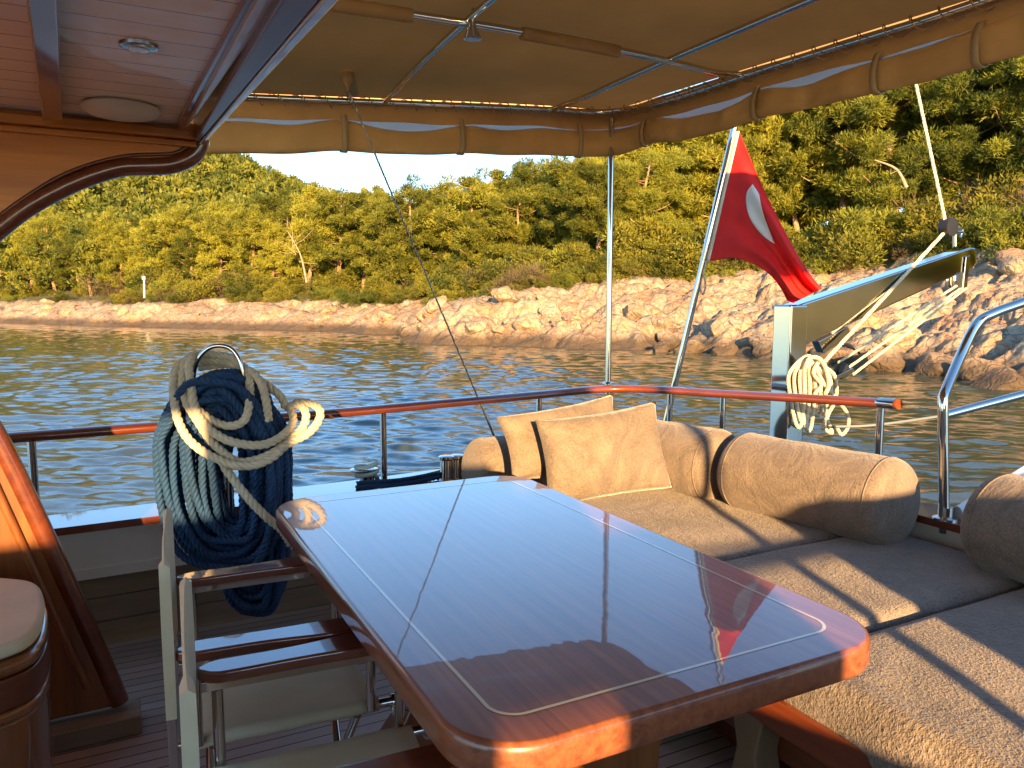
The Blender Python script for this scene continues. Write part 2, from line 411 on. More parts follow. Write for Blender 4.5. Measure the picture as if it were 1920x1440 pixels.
M['deadwood'] = plain('dead wood', (.34, .24, .15), .9, nscale=7, namt=.3)

# ================================================================== SEA AND SHORE
WZ = -1.25
rs = np.random.RandomState(5)
def build_water():
    def rows(y0, y1, k): 
        out = [y0]
        while out[-1] < y1: out.append(out[-1] * (1 + k))
        return np.array(out)
    ys = rows(2.2, 120, .0052); nx = 680
    X = np.linspace(-1.05, 1.05, nx)[None, :] * ys[:, None]; Y = np.repeat(ys[:, None], nx, 1)
    Z = np.zeros_like(X); r = np.random.RandomState(3)
    for lam, amp, k in ((3.0, .010, 4), (1.5, .015, 6), (.9, .019, 9), (.6, .015, 10), (.36, .008, 12)):
        for _ in range(k):
            th = math.radians(80 + r.normal() * 24); l = lam * (1 + r.uniform(-.25, .25)); kk = 2 * math.pi / l
            fade = np.clip(2.0 - (ys * .0052 * 3.2) / l, 0, 1)[:, None]
            Z += fade * amp / math.sqrt(k) * .84 * np.sin(kk * (X * math.cos(th) + Y * math.sin(th)) + r.rand() * 7 + .6 * np.sin(X * .7 + r.rand() * 6))
    mb = MB(); mb.grid(np.stack([X, Y, WZ + Z], -1))
    o = mb.build('water', M['water'], origin=(0, 0, 0)); o.data.shade_smooth(); o['kind'] = 'structure'
    mb = MB(); z = WZ - .12
    for q in ([(-900, -600, z), (900, -600, z), (900, 2, z), (-900, 2, z)], [(-900, 2, z), (900, 2, z), (900, 600, z), (-900, 600, z)]):
        mb.add(q, [(0, 1, 2, 3)])
    o = mb.build('open_sea', M['water'], origin=(0, 0, 0)); o['kind'] = 'structure'
build_water()

SH = np.array([(-400, 150), (-200, 132), (-110, 116), (-62, 95), (-42, 81), (-28, 75), (-15, 67), (-8.5, 59), (-6.8, 52), (-5.6, 47.2), (-2.5, 45), (1.2, 44.2), (4, 43), (7.0, 41.8), (8.2, 42.4), (9.4, 40.4), (11.1, 36.6), (13.0, 31.2), (15.0, 28.2), (16.7, 25.4), (22, 20), (40, 10), (60, 0), (90, -30)], float)
def shore_d(x, y):       # signed distance inland from the shoreline, and position along it
    P = np.stack([x, y], -1); best = np.full(x.shape, 1e9); sgn = np.ones(x.shape); along = np.zeros(x.shape); acc = 0
    for i in range(len(SH) - 1):
        a, b_ = SH[i], SH[i + 1]; ab = b_ - a; L2 = ab @ ab
        t = np.clip(((P - a) @ ab) / L2, 0, 1); q = a + t[..., None] * ab; d = np.linalg.norm(P - q, axis=-1)
        cr = ab[0] * (P[..., 1] - a[1]) - ab[1] * (P[..., 0] - a[0])
        m = d < best; best = np.where(m, d, best); sgn = np.where(m, np.sign(cr), sgn); along = np.where(m, q[..., 0], along)
    sgn = np.where(y > np.interp(x, SH[:, 0], SH[:, 1]), 1.0, -1.0)
    wsum = 0; acc = 0
    for i in range(len(SH) - 1):
        a, b_ = SH[i], SH[i + 1]; ab = b_ - a; t = np.clip(((P - a) @ ab) / (ab @ ab), 0, 1); q = a + t[..., None] * ab; d = np.linalg.norm(P - q, axis=-1)
        w_ = np.exp(-np.clip((d - best) / 5.0, 0, 40)); wsum = wsum + w_; acc = acc + w_ * q[..., 0]
    return best * sgn, acc / wsum
def hsh(i, j, k): 
    v = np.sin(i * 127.1 + j * 311.7 + k * 74.7) * 43758.5453; return v - np.floor(v)
def voro(x, y, s, seed):
    x = x / s; y = y / s; ix = np.floor(x); iy = np.floor(y)
    F1 = np.full(x.shape, 9.); F2 = np.full(x.shape, 9.); cid = np.zeros(x.shape); dx = np.zeros(x.shape); dy = np.zeros(x.shape)
    for a in (-1, 0, 1):
        for b_ in (-1, 0, 1):
            cx = ix + a; cy = iy + b_; px = cx + .1 + .8 * hsh(cx, cy, seed); py = cy + .1 + .8 * hsh(cx, cy, seed + 5)
            d = np.hypot(x - px, y - py); m = d < F1
            F2 = np.where(m, F1, np.minimum(F2, d)); dx = np.where(m, x - px, dx); dy = np.where(m, y - py, dy)
            cid = np.where(m, hsh(cx, cy, seed + 9), cid); F1 = np.where(m, d, F1)
    return F1, F2, cid, dx, dy
def sm(x, a, b_): t = np.clip((x - a) / (b_ - a), 0, 1); return t * t * (3 - 2 * t)
def fbm(x, y, s, seed, octs=4):
    z = 0; amp = 1
    for o in range(octs):
        X = x / s; Y = y / s; ix = np.floor(X); iy = np.floor(Y); fx = X - ix; fy = Y - iy; fx = fx * fx * (3 - 2 * fx); fy = fy * fy * (3 - 2 * fy)
        h = lambda a, b_: hsh(ix + a, iy + b_, seed + o)
        z = z + amp * ((h(0, 0) * (1 - fx) + h(1, 0) * fx) * (1 - fy) + (h(0, 1) * (1 - fx) + h(1, 1) * fx) * fy - .5)
        amp *= .5; s = s / 2.07
    return z
def Hland(x, y, fine=True):
    wx = x + 1.2 * fbm(x, y, 4, 31); wy = y + 1.2 * fbm(x, y, 4, 37)
    d, s = shore_d(x + .9 * fbm(x, y, 3, 11, 3) * 2, y + .9 * fbm(x, y, 3, 13, 3) * 2)
    right = sm(s, -8, 14)                       # 0 far left shore, 1 near right shore
    top = 2.5 + right * 2.6 + 1.0 * sm(s, 12, 22); wid = 6 + right * 10
    t = np.clip(d / wid, 0, 1)
    base = np.where(d > 0, top * (1 - (1 - t) ** (1.5 - .35 * right)), d * .45)
    slope = .16 + .26 * sm(s, 0, 18)
    base = base + np.clip(d - wid, 0, 60) * slope + 12 * sm(s, 6, 20) * sm(d, 22, 60) + np.clip(d - wid - 60, 0, 200) * .08
    base = base + 46 * np.exp(-(((x + 150) / 78) ** 2 + ((y - 250) / 75) ** 2)) * sm(d, 5, 60)
    rockm = sm(d, -1.5, .6) * (1 - sm(d, wid * .9, wid * 1.5))
    h = base + WZ
    if fine:
        dd = 0
        for sc_, am, sd_ in ((5.2, .60, 1), (2.1, .24, 2), (.8, .10, 3)):
            F1, F2, cid, dx, dy = voro(wx * .62 + wy * .25, wy * .95 - wx * .30, sc_, sd_)
            a1 = (cid * 91.7) % 1 - .5; a2 = (cid * 37.3) % 1 - .5
            dd = dd + am * ((cid - .5) + 1.2 * (a1 * dx + a2 * dy) - .75 * (1 - sm(F2 - F1, 0, .22)) + .35 * (1 - F1))
        dd = dd + .22 * fbm(x, y, .5, 51, 3) + .38 * fbm(x * .45 + y * .2, y * 1.3 - x * .5, 1.4, 61, 4)
        h = h + rockm * dd * (.70 + .30 * sm(s, -30, 5)) * (.4 + .6 * sm(d, -.5, 2.5)) + (1 - rockm) * .5 * fbm(x, y, 3, 71, 4)
    return h, d, wid
def build_land():
    th = np.radians(np.linspace(-41, 41, 980)); r = [21.0]
    while r[-1] < 132: r.append(r[-1] * 1.0042 if r[-1] > 26 else r[-1] * 1.006)
    r = np.array(r)
    X = r[:, None] * np.sin(th)[None]; Y = r[:, None] * np.cos(th)[None]
    Z, d, wid = Hland(X, Y)
    mb = MB(); mb.grid(np.stack([X, Y, Z], -1)); o = mb.build('shore_ground', M['rock'], origin=(0, 0, 0)); o['kind'] = 'structure'
    soil = sm(d + 1.5 * fbm(X, Y, 3, 77, 3), wid * .85, wid * 1.2)
    at = o.data.attributes.new('soil', 'FLOAT', 'POINT'); at.data.foreach_set('value', soil.reshape(-1).astype(np.float32))
    o.data.shade_smooth()
    xs = np.linspace(-330, 330, 150); ys = np.linspace(-40, 520, 130); X, Y = np.meshgrid(xs, ys)
    Z, d, wid = Hland(X, Y, False); R = np.hypot(X, Y); A = np.degrees(np.arctan2(X, Y))
    Z = np.where((np.abs(A) < 40) & (R < 128), Z - 6, Z)
    Z = np.where(d < 4, np.minimum(Z, WZ - 3), Z)
    mb = MB(); mb.grid(np.stack([X, Y, Z], -1)); o = mb.build('hills', M['rock'], origin=(0, 0, 0)); o['kind'] = 'structure'
    at = o.data.attributes.new('soil', 'FLOAT', 'POINT'); at.data.foreach_set('value', np.ones(X.size, np.float32)); o.data.shade_smooth()
build_land()
def ground(x, y):
    h, d, wid = Hland(np.array([float(x)]), np.array([float(y)])); return float(h[0]), float(d[0]), float(wid[0])

def make_boulder(seed):
    bm = bmesh.new(); bmesh.ops.create_icosphere(bm, subdivisions=4, radius=1)
    r = np.random.RandomState(seed); pl = [(Vector(r.normal(size=3)).normalized(), r.uniform(.55, .9)) for _ in range(13)]
    for v in bm.verts:
        p = v.co.copy()
        for n, k in pl:
            q = p.dot(n)
            if q > k: p -= n * (q - k) * .92
        x, y, z = p; f = 1 + .05 * math.sin(7 * x + 3 * y + seed) * math.sin(6 * z + 2 * y) + .03 * math.sin(17 * x + seed) * math.sin(19 * y + 15 * z)
        v.co = p * f
    me = bpy.data.meshes.new('boulder'); bm.to_mesh(me); bm.free(); me.materials.append(M['rock']); me.shade_smooth(); me.set_sharp_from_angle(angle=math.radians(28)); return me
boulders = [make_boulder(k) for k in range(6)]
r_ = random.Random(4)
bl = [(1500, 668, 1.0), (1560, 672, 1.3), (1640, 682, 1.5), (1700, 650, 1.7), (1760, 690, 1.3), (1810, 640, 1.6), (1850, 700, 1.2), (1900, 660, 1.5), (1745, 600, 1.3), (1590, 640, 1.2), (1880, 715, 1.0), (1430, 660, .9), (1360, 655, .9), (1290, 652, 1.1), (1240, 650, .8)]
for i, (px, py, s) in enumerate(bl):
    p = onz(px, py + 6, WZ + .1) if py > 645 else onz(px, py + 40, WZ) * 1.06
    o = bpy.data.objects.new('boulder', boulders[i % 6]); C.objects.link(o)
    hz = ground(p[0], p[1])[0]
    o.location = (p[0], p[1], max(hz, WZ) + .12 * s); o.scale = (s * .85, s * .7, s * .55); o.rotation_euler = (r_.uniform(-.3, .3), r_.uniform(-.3, .3), r_.uniform(0, 6))
    tag(o, 'brown grey waterside boulder at the foot of the rocky shore', 'boulder', 'boulders along the waterline')
for i in range(90):
    k = r_.randint(3, 17); t = r_.random(); q = SH[k] * (1 - t) + SH[k + 1] * t
    s = r_.uniform(.35, 1.1) * (1.25 if k > 12 else 1); x, y = q[0] + r_.uniform(-.5, 1.5), q[1] + r_.uniform(1, 6)
    hz = ground(x, y)[0]
    if hz < WZ - .2: continue
    o = bpy.data.objects.new('boulder', boulders[i % 6]); C.objects.link(o); o.location = (x, y, hz + .1 * s)
    o.scale = (s, s * .8, s * .6); o.rotation_euler = (r_.uniform(-.4, .4), r_.uniform(-.4, .4), r_.uniform(0, 6))
    tag(o, 'pale limestone boulder on the rocky shore below the pines', 'boulder', 'boulders on the pale shore')

# ------------------------------------------------------------------ trees
def leaf_cloud(r, centers, radii, per, ln, wd, flat=.7, up=.25):
    n = len(centers) * per
    c = np.repeat(centers, per, 0); R = np.repeat(radii, per)
    d = r.normal(size=(n, 3)); d /= np.linalg.norm(d, axis=1)[:, None]
    rad = R * r.uniform(.25, 1.05, n) ** .6
    p = c + d * rad[:, None] * np.array([1, 1, flat])
    ax = d * .8 + r.normal(size=(n, 3)) * .6 + np.array([0, 0, up * 2]); ax /= np.linalg.norm(ax, axis=1)[:, None]
    sd_ = np.cross(ax, r.normal(size=(n, 3))); sd_ /= np.linalg.norm(sd_, axis=1)[:, None] + 1e-9
    l = ln * r.uniform(.6, 1.35, n)[:, None]; w_ = wd * r.uniform(.6, 1.3, n)[:, None]
    v = np.stack([p - sd_ * w_ * .35, p + sd_ * w_ * .35, p + ax * l * .6 + sd_ * w_ * .5, p + ax * l, p + ax * l * .6 - sd_ * w_ * .5], 1)
    return v.reshape(-1, 3), n
def fast_mesh(name, v, n, k, mat):
    me = bpy.data.meshes.new(name); me.vertices.add(n * k); me.vertices.foreach_set('co', v.astype(np.float32).reshape(-1))
    me.loops.add(n * k); me.loops.foreach_set('vertex_index', np.arange(n * k, dtype=np.int32))
    me.polygons.add(n); me.polygons.foreach_set('loop_start', np.arange(0, n * k, k, dtype=np.int32)); me.polygons.foreach_set('loop_total', np.full(n, k, np.int32))
    me.update(); me.validate(); me.materials.append(mat); return me
def pine_meshes(seed, H, R, limbs, mat, ln, wd, per, umbrella=.5, base=.3):
    r = np.random.RandomState(seed)
    lean = r.uniform(-.09, .09, 2) * H; bend = r.uniform(-.05, .05, 2) * H
    def tp(t): return np.array([lean[0] * t + bend[0] * math.sin(3.1 * t), lean[1] * t + bend[1] * math.sin(3.1 * t), H * t])
    tb = MB(); ts = np.linspace(-.03, .97, 12)
    tb.tube([tp(t) for t in ts], [.026 * H * (1 - .85 * max(t, 0)) + .012 for t in ts], 7)
    cen = []; rad = []
    for i in range(limbs):
        t = base + (1 - base) * (i + r.rand()) / limbs; az = i * 2.4 + r.uniform(-.6, .6)
        tt = (t - base) / (1 - base)
        prof = (math.sin(math.pi * min(1, .18 + tt * .75)) ** .7) * (1 - umbrella) + umbrella * (.35 + .65 * math.sin(math.pi * min(1, tt * .62 + .28)))
        L_ = R * prof * r.uniform(.6, 1.15); rise = r.uniform(.05, .45)
        a = tp(t * .96); dr = np.array([math.cos(az), math.sin(az), 0])
        pts = [a, a + dr * L_ * .5 + np.array([0, 0, rise * L_ * .3]), a + dr * L_ + np.array([0, 0, rise * L_ + .1])]
        pp = smooth(pts, 4); tb.tube(pp, np.linspace(.0085 * H * (1 - .6 * t), .012, len(pp)), 5)
        for f in ((.55, .85, 1.0) if L_ > R * .5 else (.7, 1.0)):
            q = a + dr * L_ * f + np.array([0, 0, rise * L_ * f]) + r.normal(size=3) * .13 * R * np.array([1, 1, .5])
            cen.append(q); rad.append(R * r.uniform(.13, .27))
            if r.rand() < .5: cen.append(q + r.normal(size=3) * .22 * R * np.array([1, 1, .55])); rad.append(R * r.uniform(.09, .19))
    cen.append(tp(1.0)); rad.append(R * .2)
    v, n = leaf_cloud(r, np.array(cen), np.array(rad), per, ln, wd)
    cm = fast_mesh('crown', v, n, 5, mat)
    to = tb.build('trunk', M['bark'], origin=(0, 0, 0)); tm = to.data; tm.shade_smooth(); bpy.data.objects.remove(to)
    return tm, cm
NEAR = [pine_meshes(10 + k, 9.0, 3.1, 32, M['pine'] if k < 4 else M['pine_dark'], .20, .034, 420, umbrella=(.2, .7, .4, .9, .3, .6)[k], base=(.22, .38, .28, .42, .15, .25)[k]) for k in range(6)]
MID = [pine_meshes(40 + k, 9.0, 2.9, 24, M['pine'], .26, .060, 210, umbrella=(.2, .6, .3, .8, .1)[k], base=(.15, .35, .2, .3, .1)[k]) for k in range(5)]
def place_tree(kind, x, y, h, rz, label, group, name='pine_tree', tilt=0, wide=1.0):
    z = ground(x, y)[0]; tm, cm = kind
    root = empty(name, (x, y, z - .1), label, 'tree', group); s = h / 9.0
    root.rotation_euler = (tilt, 0, rz); root.scale = (s * wide, s * wide, s)
    for nm, me in (('trunk', tm), ('crown', cm)):
        o = bpy.data.objects.new(nm, me); C.objects.link(o); o.parent = root
    return root
r_ = random.Random(11); count = 0
def in_view(x, y): return abs(math.degrees(math.atan2(x, y))) < 36
# forest bands: distance inland from the shore
pts = []
def try_pts(n, dmin, dmax, smin, smax, gap):
    k = 0; tries = 0
    while k < n and tries < n * 60:
        tries += 1
        i = r_.randint(2, len(SH) - 3); t = r_.random(); q = SH[i] * (1 - t) + SH[i + 1] * t
        ang = r_.uniform(-1.2, 1.2) + math.pi / 2; dd = r_.uniform(dmin, dmax) * 1.25
        x = q[0] + math.cos(ang) * dd; y = q[1] + math.sin(ang) * dd
        if not (smin < x < smax) or not in_view(x, y): continue
        hz, d, wid = ground(x, y)
        if d < wid + dmin or d > wid + dmax: continue
        if any((x - a) ** 2 + (y - b_) ** 2 < gap * gap for a, b_, *_ in pts): continue
        pts.append((x, y, d - wid)); k += 1
    return k
for args in ((40, 1.2, 5, -75, 40, 2.6), (60, 5, 13, -80, 45, 2.8), (60, 13, 26, -80, 45, 3.2), (45, 26, 50, -40, 50, 4.0), (26, 1, 9, 6, 46, 2.2), (34, 9, 24, 6, 50, 2.4), (34, 24, 50, 14, 60, 2.8)): try_pts(*args)
for (x, y, dd) in pts:
    dist = math.hypot(x, y); az_ = math.degrees(math.atan2(x, y)); gz_ = ground(x, y)[0]; h = r_.uniform(5.5, 8.5) if dd < 5 else r_.uniform(7.0, 11.0)
    lim = .155 + .0012 * (az_ + 33) if az_ < 7 else .20 + (az_ - 7) * .0072
    h = min(h * (1.3 if x > 10 else 1.0), max(3.2, CZ + dist * (lim - r_.uniform(0, .028)) - gz_))
    if dist < 62:
        k = r_.randint(0, 5); kind = NEAR[k]
        lab = 'tall dark green pine on the steep slope behind the flag and the davit' if k > 3 else 'golden green pine on the slope above the near rocks'
        grp = 'dark pines on the near slope' if k > 3 else 'golden pines on the near slope'
    else:
        kind = MID[r_.randint(0, 4)]; lab, grp = (('yellow green pine at the foot of the hillside on the left shore', 'pines of the left shore') if az_ < -15 else ('golden green pine in the wood above the middle of the rocky shore', 'pines of the middle shore') if az_ < 7 else ('pine high on the wooded slope rising behind the flag and the davit', 'pines of the right slope'))
    place_tree(kind, x, y, h, r_.uniform(0, 6.28), lab, grp, tilt=r_.uniform(-.06, .06), wide=r_.uniform(.9, 1.2))
NTREES = len(pts)
k = 0
while k < 46:      # the same wooded shore carries on round the bay to starboard
    x = r_.uniform(26, 75); y = r_.uniform(-34, 22); hz, d, wid = ground(x, y)
    if d < 3 or d > 34: continue
    place_tree(MID[k % 5], x, y, r_.uniform(9, 13), r_.uniform(0, 6.28), 'pine on the wooded shore abeam of the stern, mirrored in the steel davit', 'pines abeam to starboard'); k += 1
def bush_mesh(seed, mat, ln, wd, n_, per):
    r = np.random.RandomState(seed); cen = r.normal(size=(n_, 3)) * np.array([.55, .55, .30]) + np.array([0, 0, .55]); cen[:, 2] = np.abs(cen[:, 2])
    v, n = leaf_cloud(r, cen, r.uniform(.25, .5, n_), per, ln, wd, .8, .3); return fast_mesh('shrub', v, n, 5, mat)
BU = [bush_mesh(1, M['bush'], .10, .035, 18, 380), bush_mesh(2, M['bush'], .09, .035, 15, 420), bush_mesh(3, M['pine_dark'], .11, .026, 20, 380), bush_mesh(4, M['drybush'], .30, .02, 14, 90)]
bp = 0; tries = 0
while bp < 215 and tries < 9000:
    tries += 1; i = r_.randint(2, len(SH) - 3); t = r_.random(); q = SH[i] * (1 - t) + SH[i + 1] * t
    ang = r_.uniform(-1.1, 1.1) + math.pi / 2; dd = r_.uniform(5, 22); x = q[0] + math.cos(ang) * dd; y = q[1] + math.sin(ang) * dd
    if not in_view(x, y): continue
    hz, d, wid = ground(x, y)
    if d < wid * .93 or d > wid + (24 if x > 4 and bp > 120 else 7): continue
    k = r_.choice((0, 1, 1, 2, 0, 3)); o = bpy.data.objects.new('shrub', BU[k]); C.objects.link(o); bp += 1
    s = r_.uniform(.9, 2.0) * (1.3 if d > wid + 2 else .8) * (1.25 if x > 10 else 1); o.location = (x, y, hz - .15); o.scale = (s, s, s * r_.uniform(.7, 1.0)); o.rotation_euler = (0, 0, r_.uniform(0, 6.28))
    if k == 3: tag(o, 'leafless dry brown bush at the edge of the pines above the rocks', 'shrub', 'dry bushes at the forest edge')
    else: tag(o, 'low green scrub bush at the edge of the pines above the rocks', 'shrub', 'green scrub at the forest edge')
# dead leaning trunks seen between the pines
for (px, py, px2, py2, Y, lab) in ((540, 435, 575, 530, 76, 'bare pale dead tree with forked branches among the middle pines'), (1640, 300, 1700, 352, 44, 'long bare fallen trunk leaning across the pines right of the flag'), (1182, 410, 1215, 480, 56, 'thin bare trunk leaning right beside the awning post')):
    a = ony(px, py, Y); b_ = ony(px2, py2, Y - .5); mid = (a + b_) / 2 + np.array([.3, 0, .25]); mb = MB()
    L_ = np.linalg.norm(b_ - a); mb.tube(smooth([a, mid, b_], 6), np.linspace(.03, .11, 13), 7)
    r2 = np.random.RandomState(int(px))
    for k in range(6 if px < 1000 else 2):
        s0 = a + (b_ - a) * r2.uniform(.05, .6); e = s0 + r2.normal(size=3) * L_ * np.array([.28, .1, .16]) + np.array([0, 0, L_ * .12])
        mb.tube(smooth([s0, (s0 + e) / 2 + r2.normal(size=3) * .15, e], 4), np.linspace(.03, .010, 9), 5)
    o = mb.build('dead_tree', M['deadwood'], smooth=60); tag(o, lab, 'tree')
# the far wooded hillside: nobody could count these crowns
def far_wood():
    r = np.random.RandomState(8); cen = []; rad = []; n = 0
    X = r.uniform(-230, 60, 90000); Y = r.uniform(88, 330, 90000)
    A = np.degrees(np.arctan2(X, Y)); ok = (np.abs(A) < 38)
    X, Y = X[ok], Y[ok]; Z, d, wid = Hland(X, Y, False)
    ok = (d > wid + np.where(X < -45, 3, 22)); X, Y, Z = X[ok], Y[ok], Z[ok]
    keep = []; cells = {}
    for i in range(len(X)):
        g = 4.4; key = (int(X[i] / g), int(Y[i] / g))
        if key in cells: continue
        cells[key] = 1; keep.append(i)
    keep = keep[:6500]
    for i in keep:
        h = r.uniform(5, 8.5); R = r.uniform(2.1, 3.4)
        for k in range(6):
            t = r.uniform(.25, 1); rr = R * (1.05 - .7 * t)
            az = r.uniform(0, 6.28); cen.append((X[i] + math.cos(az) * rr * .7, Y[i] + math.sin(az) * rr * .7, Z[i] + h * t)); rad.append(R * r.uniform(.35, .6))
    cen = np.array(cen); rad = np.array(rad); nr = cen[:, 1] < 150
    v1, a1 = leaf_cloud(r, cen[nr], rad[nr], 64, .46, .17, .8, .3); v2, a2 = leaf_cloud(r, cen[~nr], rad[~nr], 30, 1.05, .50, .8, .3)
    me = fast_mesh('wooded_hillside', np.vstack([v1, v2]), a1 + a2, 5, M['farwood']); o = bpy.data.objects.new('wooded_hillside', me); C.objects.link(o)
    tag(o, 'far hillside covered by a mass of sunlit yellow green trees', 'woodland', kind='stuff')
far_wood()
p = ony(270, 548, 84); q = ony(270, 518, 84); mb = MB(); mb.tube([p - [0, 0, .6], q], .09, 6); mb.box(q[0] - .16, q[0] + .16, q[1] - .12, q[1] - .09, q[2] - .35, q[2] - .02)
tag(mb.build('marker_post', M['plastic_w'], smooth=40), 'thin white marker post on the far left shore under the trees', 'post')

# ================================================================== BOAT: deck, bulwark, rail
mb = MB(); mb.bbox(-1.5, 3.33, -3.2, 3.0, -.10, 0.0)
o = mb.build('deck', M['deck']); o['kind'] = 'structure'
RAILP = [B(3.401, -.9, .835), B(3.401, -.355, .84), B(3.415, .1, .842), B(3.43, .793, .846), B(3.47, 1.3, .851), B(3.545, 1.983, .856), B(3.585, 2.33, .86), B(3.52, 2.52, .863), B(3.327, 2.65, .868), B(2.98, 2.745, .88), B(2.60, 2.80, .9), B(2.116, 2.855, .925), B(2.09, 2.858, .927)]
RP = smooth(RAILP, 10)
def cap_at(p, dz): return np.array([p[0], p[1], dz])
def wall_ring(offs, z0, z1, thick, zfun=None):     # a wall following the rail in plan
    P = RP.copy(); T = np.gradient(P, axis=0); T[:, 2] = 0; T /= np.linalg.norm(T, axis=1)[:, None]; Nn = np.stack([-T[:, 1], T[:, 0], 0 * T[:, 0]], 1)
    # inward normal: towards the table
    if (B(1.6, .8) - P[10])[:3] @ Nn[10] < 0: Nn = -Nn
    a = P + Nn * offs; b_ = P + Nn * (offs - thick)
    g = []
    for i in range(len(P)):
        g.append([[a[i, 0], a[i, 1], z0], [a[i, 0], a[i, 1], z1], [b_[i, 0], b_[i, 1], z1], [b_[i, 0], b_[i, 1], z0], [a[i, 0], a[i, 1], z0]])
    return np.array(g)
# stern cap carries on past the rail's end, along the sofa
bul = empty('bulwark', B(3.3, 1, 0), 'cream painted bulwark with varnished cap and weathered teak planks around the aft deck', 'bulwark')
ext = [B(2.0, 2.93, .9), B(1.2, 2.95, .9), B(-.6, 2.95, .9)]
RP_keep = RP; RP = np.vstack([RP, resample(np.array([RP[-1]] + ext), .15)[1:]])
mb = MB(); mb.grid(wall_ring(.10, .29, .475, .16)); mb.build('panel', M['cream_paint'], bul, smooth=40)
mb = MB(); mb.grid(wall_ring(.115, .285, .325, .18)); mb.build('ledge', M['cream_paint'], bul, smooth=40, bevel=.006)
mb = MB(); mb.grid(wall_ring(.13, .475, .505, .22)); mb.build('cap_rail', M['rail'], bul, smooth=40, bevel=.008)
for k, (z0, z1) in enumerate(((.198, .284), (.102, .194), (-.05, .098))):
    mb = MB(); mb.grid(wall_ring(.085 + .004 * k, z0, z1, .12)); mb.build('plank', M['teakwall'], bul, smooth=40, bevel=.003)
mb = MB(); mb.grid(wall_ring(-.03, -1.7, .474, .06)); mb.build('hull_side', plain('white hull', (.6, .58, .53), .3, coat=.5), bul, smooth=40)
RP = RP_keep
rail = empty('handrail', B(3.4, 1, .5), 'varnished mahogany handrail on steel stanchions around the aft corner of the deck', 'handrail')
k1 = 75
mb = MB(); mb.tube(RP[:k1], .0215, 16, r2=.033, up=(0, 0, 1)); mb.build('side_rail', M['rail'], rail, smooth=60)
mb = MB(); mb.tube(RP[k1 - 1:], .0215, 16, r2=.033, up=(0, 0, 1)); stern_o = mb.build('stern_rail', M['rail_u'], rail, smooth=60)
T = RP[-1] - RP[-3]; T /= np.linalg.norm(T)
mb = MB(); mb.tube([RP[-1] - T * .012, RP[-1] + T * .055, RP[-1] + T * .068, RP[-1] + T * .071], [.0235, .0235, .021, .012], 20, r2=.0355, up=(0, 0, 1)); e = mb.build('end_cap', M['steel'], stern_o, smooth=40)
for v_ in e.data.vertices: pass
def rail_near(a=None, b=None):
    ab_ = np.array([[p @ U, p @ V] for p in RP]); i = np.argmin(np.abs(ab_[:, 0] - a) if b is None else np.abs(ab_[:, 1] - b)) if a is None or b is None else np.argmin(np.hypot(ab_[:, 0] - a, ab_[:, 1] - b)); return RP[i]
for (a_, b__) in ((3.4, -.33), (3.42, .32), (3.45, 1.10), (3.55, 1.98), (3.3, 2.66), (2.98, 2.745), (2.15, 2.85)):
    p = rail_near(a_, b__)
    mb = MB(); mb.tube([(p[0], p[1], .50), (p[0], p[1], p[2] - .012)], .0155, 14); mb.lathe([(.034, 0), (.034, .006), (.018, .012)], (p[0], p[1], .504)); mb.build('stanchion', M['steel'], rail, smooth=40)

# steel gate frame at the right
gp = onz(1772, 975, .50); gt = np.array([gp[0], gp[1], 0]) + [0, 0, 0]
gz = lambda px, py: None
gate = empty('gate_rail', (gp[0], gp[1], .5), 'bent polished steel boarding gate rail at the right edge of the stern', 'rail')
gd = np.array([V[0], V[1], 0])
p0 = np.array([gp[0], gp[1], .45]); d0 = gp[1]
p1 = ony(1768, 745, d0); 
def gy(px, py, k): return onb(px, py, gp @ V + k)
pp = [p0, p1, gy(1800, 670, .10), gy(1830, 610, .19), gy(1862, 588, .25), gy(1925, 565, .38), gy(2050, 520, .62)]
path = np.vstack([resample(np.array(pp[:2]), .05), smooth(pp[1:], 8)[1:]])
mb = MB(); mb.tube(path, .0195, 16); mb.build('bent_tube', M['steel'], gate, smooth=60)
mb = MB(); mb.tube([gy(1773, 778, .0), gy(1925, 738, .3), gy(2050, 700, .55)], .0165, 14); mb.build('cross_tube', M['steel'], gate, smooth=60)
mb = MB(); mb.lathe([(.045, 0), (.045, .008), (.027, .014), (.027, .05)], (gp[0], gp[1], .503)); mb.build('base_flange', M['steel_soft'], gate, smooth=40)
mb = MB(); a = gy(1795, 965, .04); b_ = gy(1860, 925, .35); mb.tube([a, b_ + (b_ - a) * 1.2], .035, 12, r2=.02, up=(0, 0, 1))
tag(mb.build('gangway_beam', plain('white enamel', (.7, .7, .7), .3, coat=.4), smooth=50), 'white painted gangway beam outside the steel gate', 'gangway')
mb = MB(); c0 = onz(1760, 955, .50); mb.rope(smooth([onb(1700, 962, 3.1), onb(1740, 950, 3.18), onb(1790, 946, 3.22), onb(1830, 950, 3.2), onb(1850, 962, 3.1)], 6), .011)
tag(mb.build('rope_end', M['rope_white'], smooth=60), 'short cream rope lying on the cap behind the gate post', 'rope')

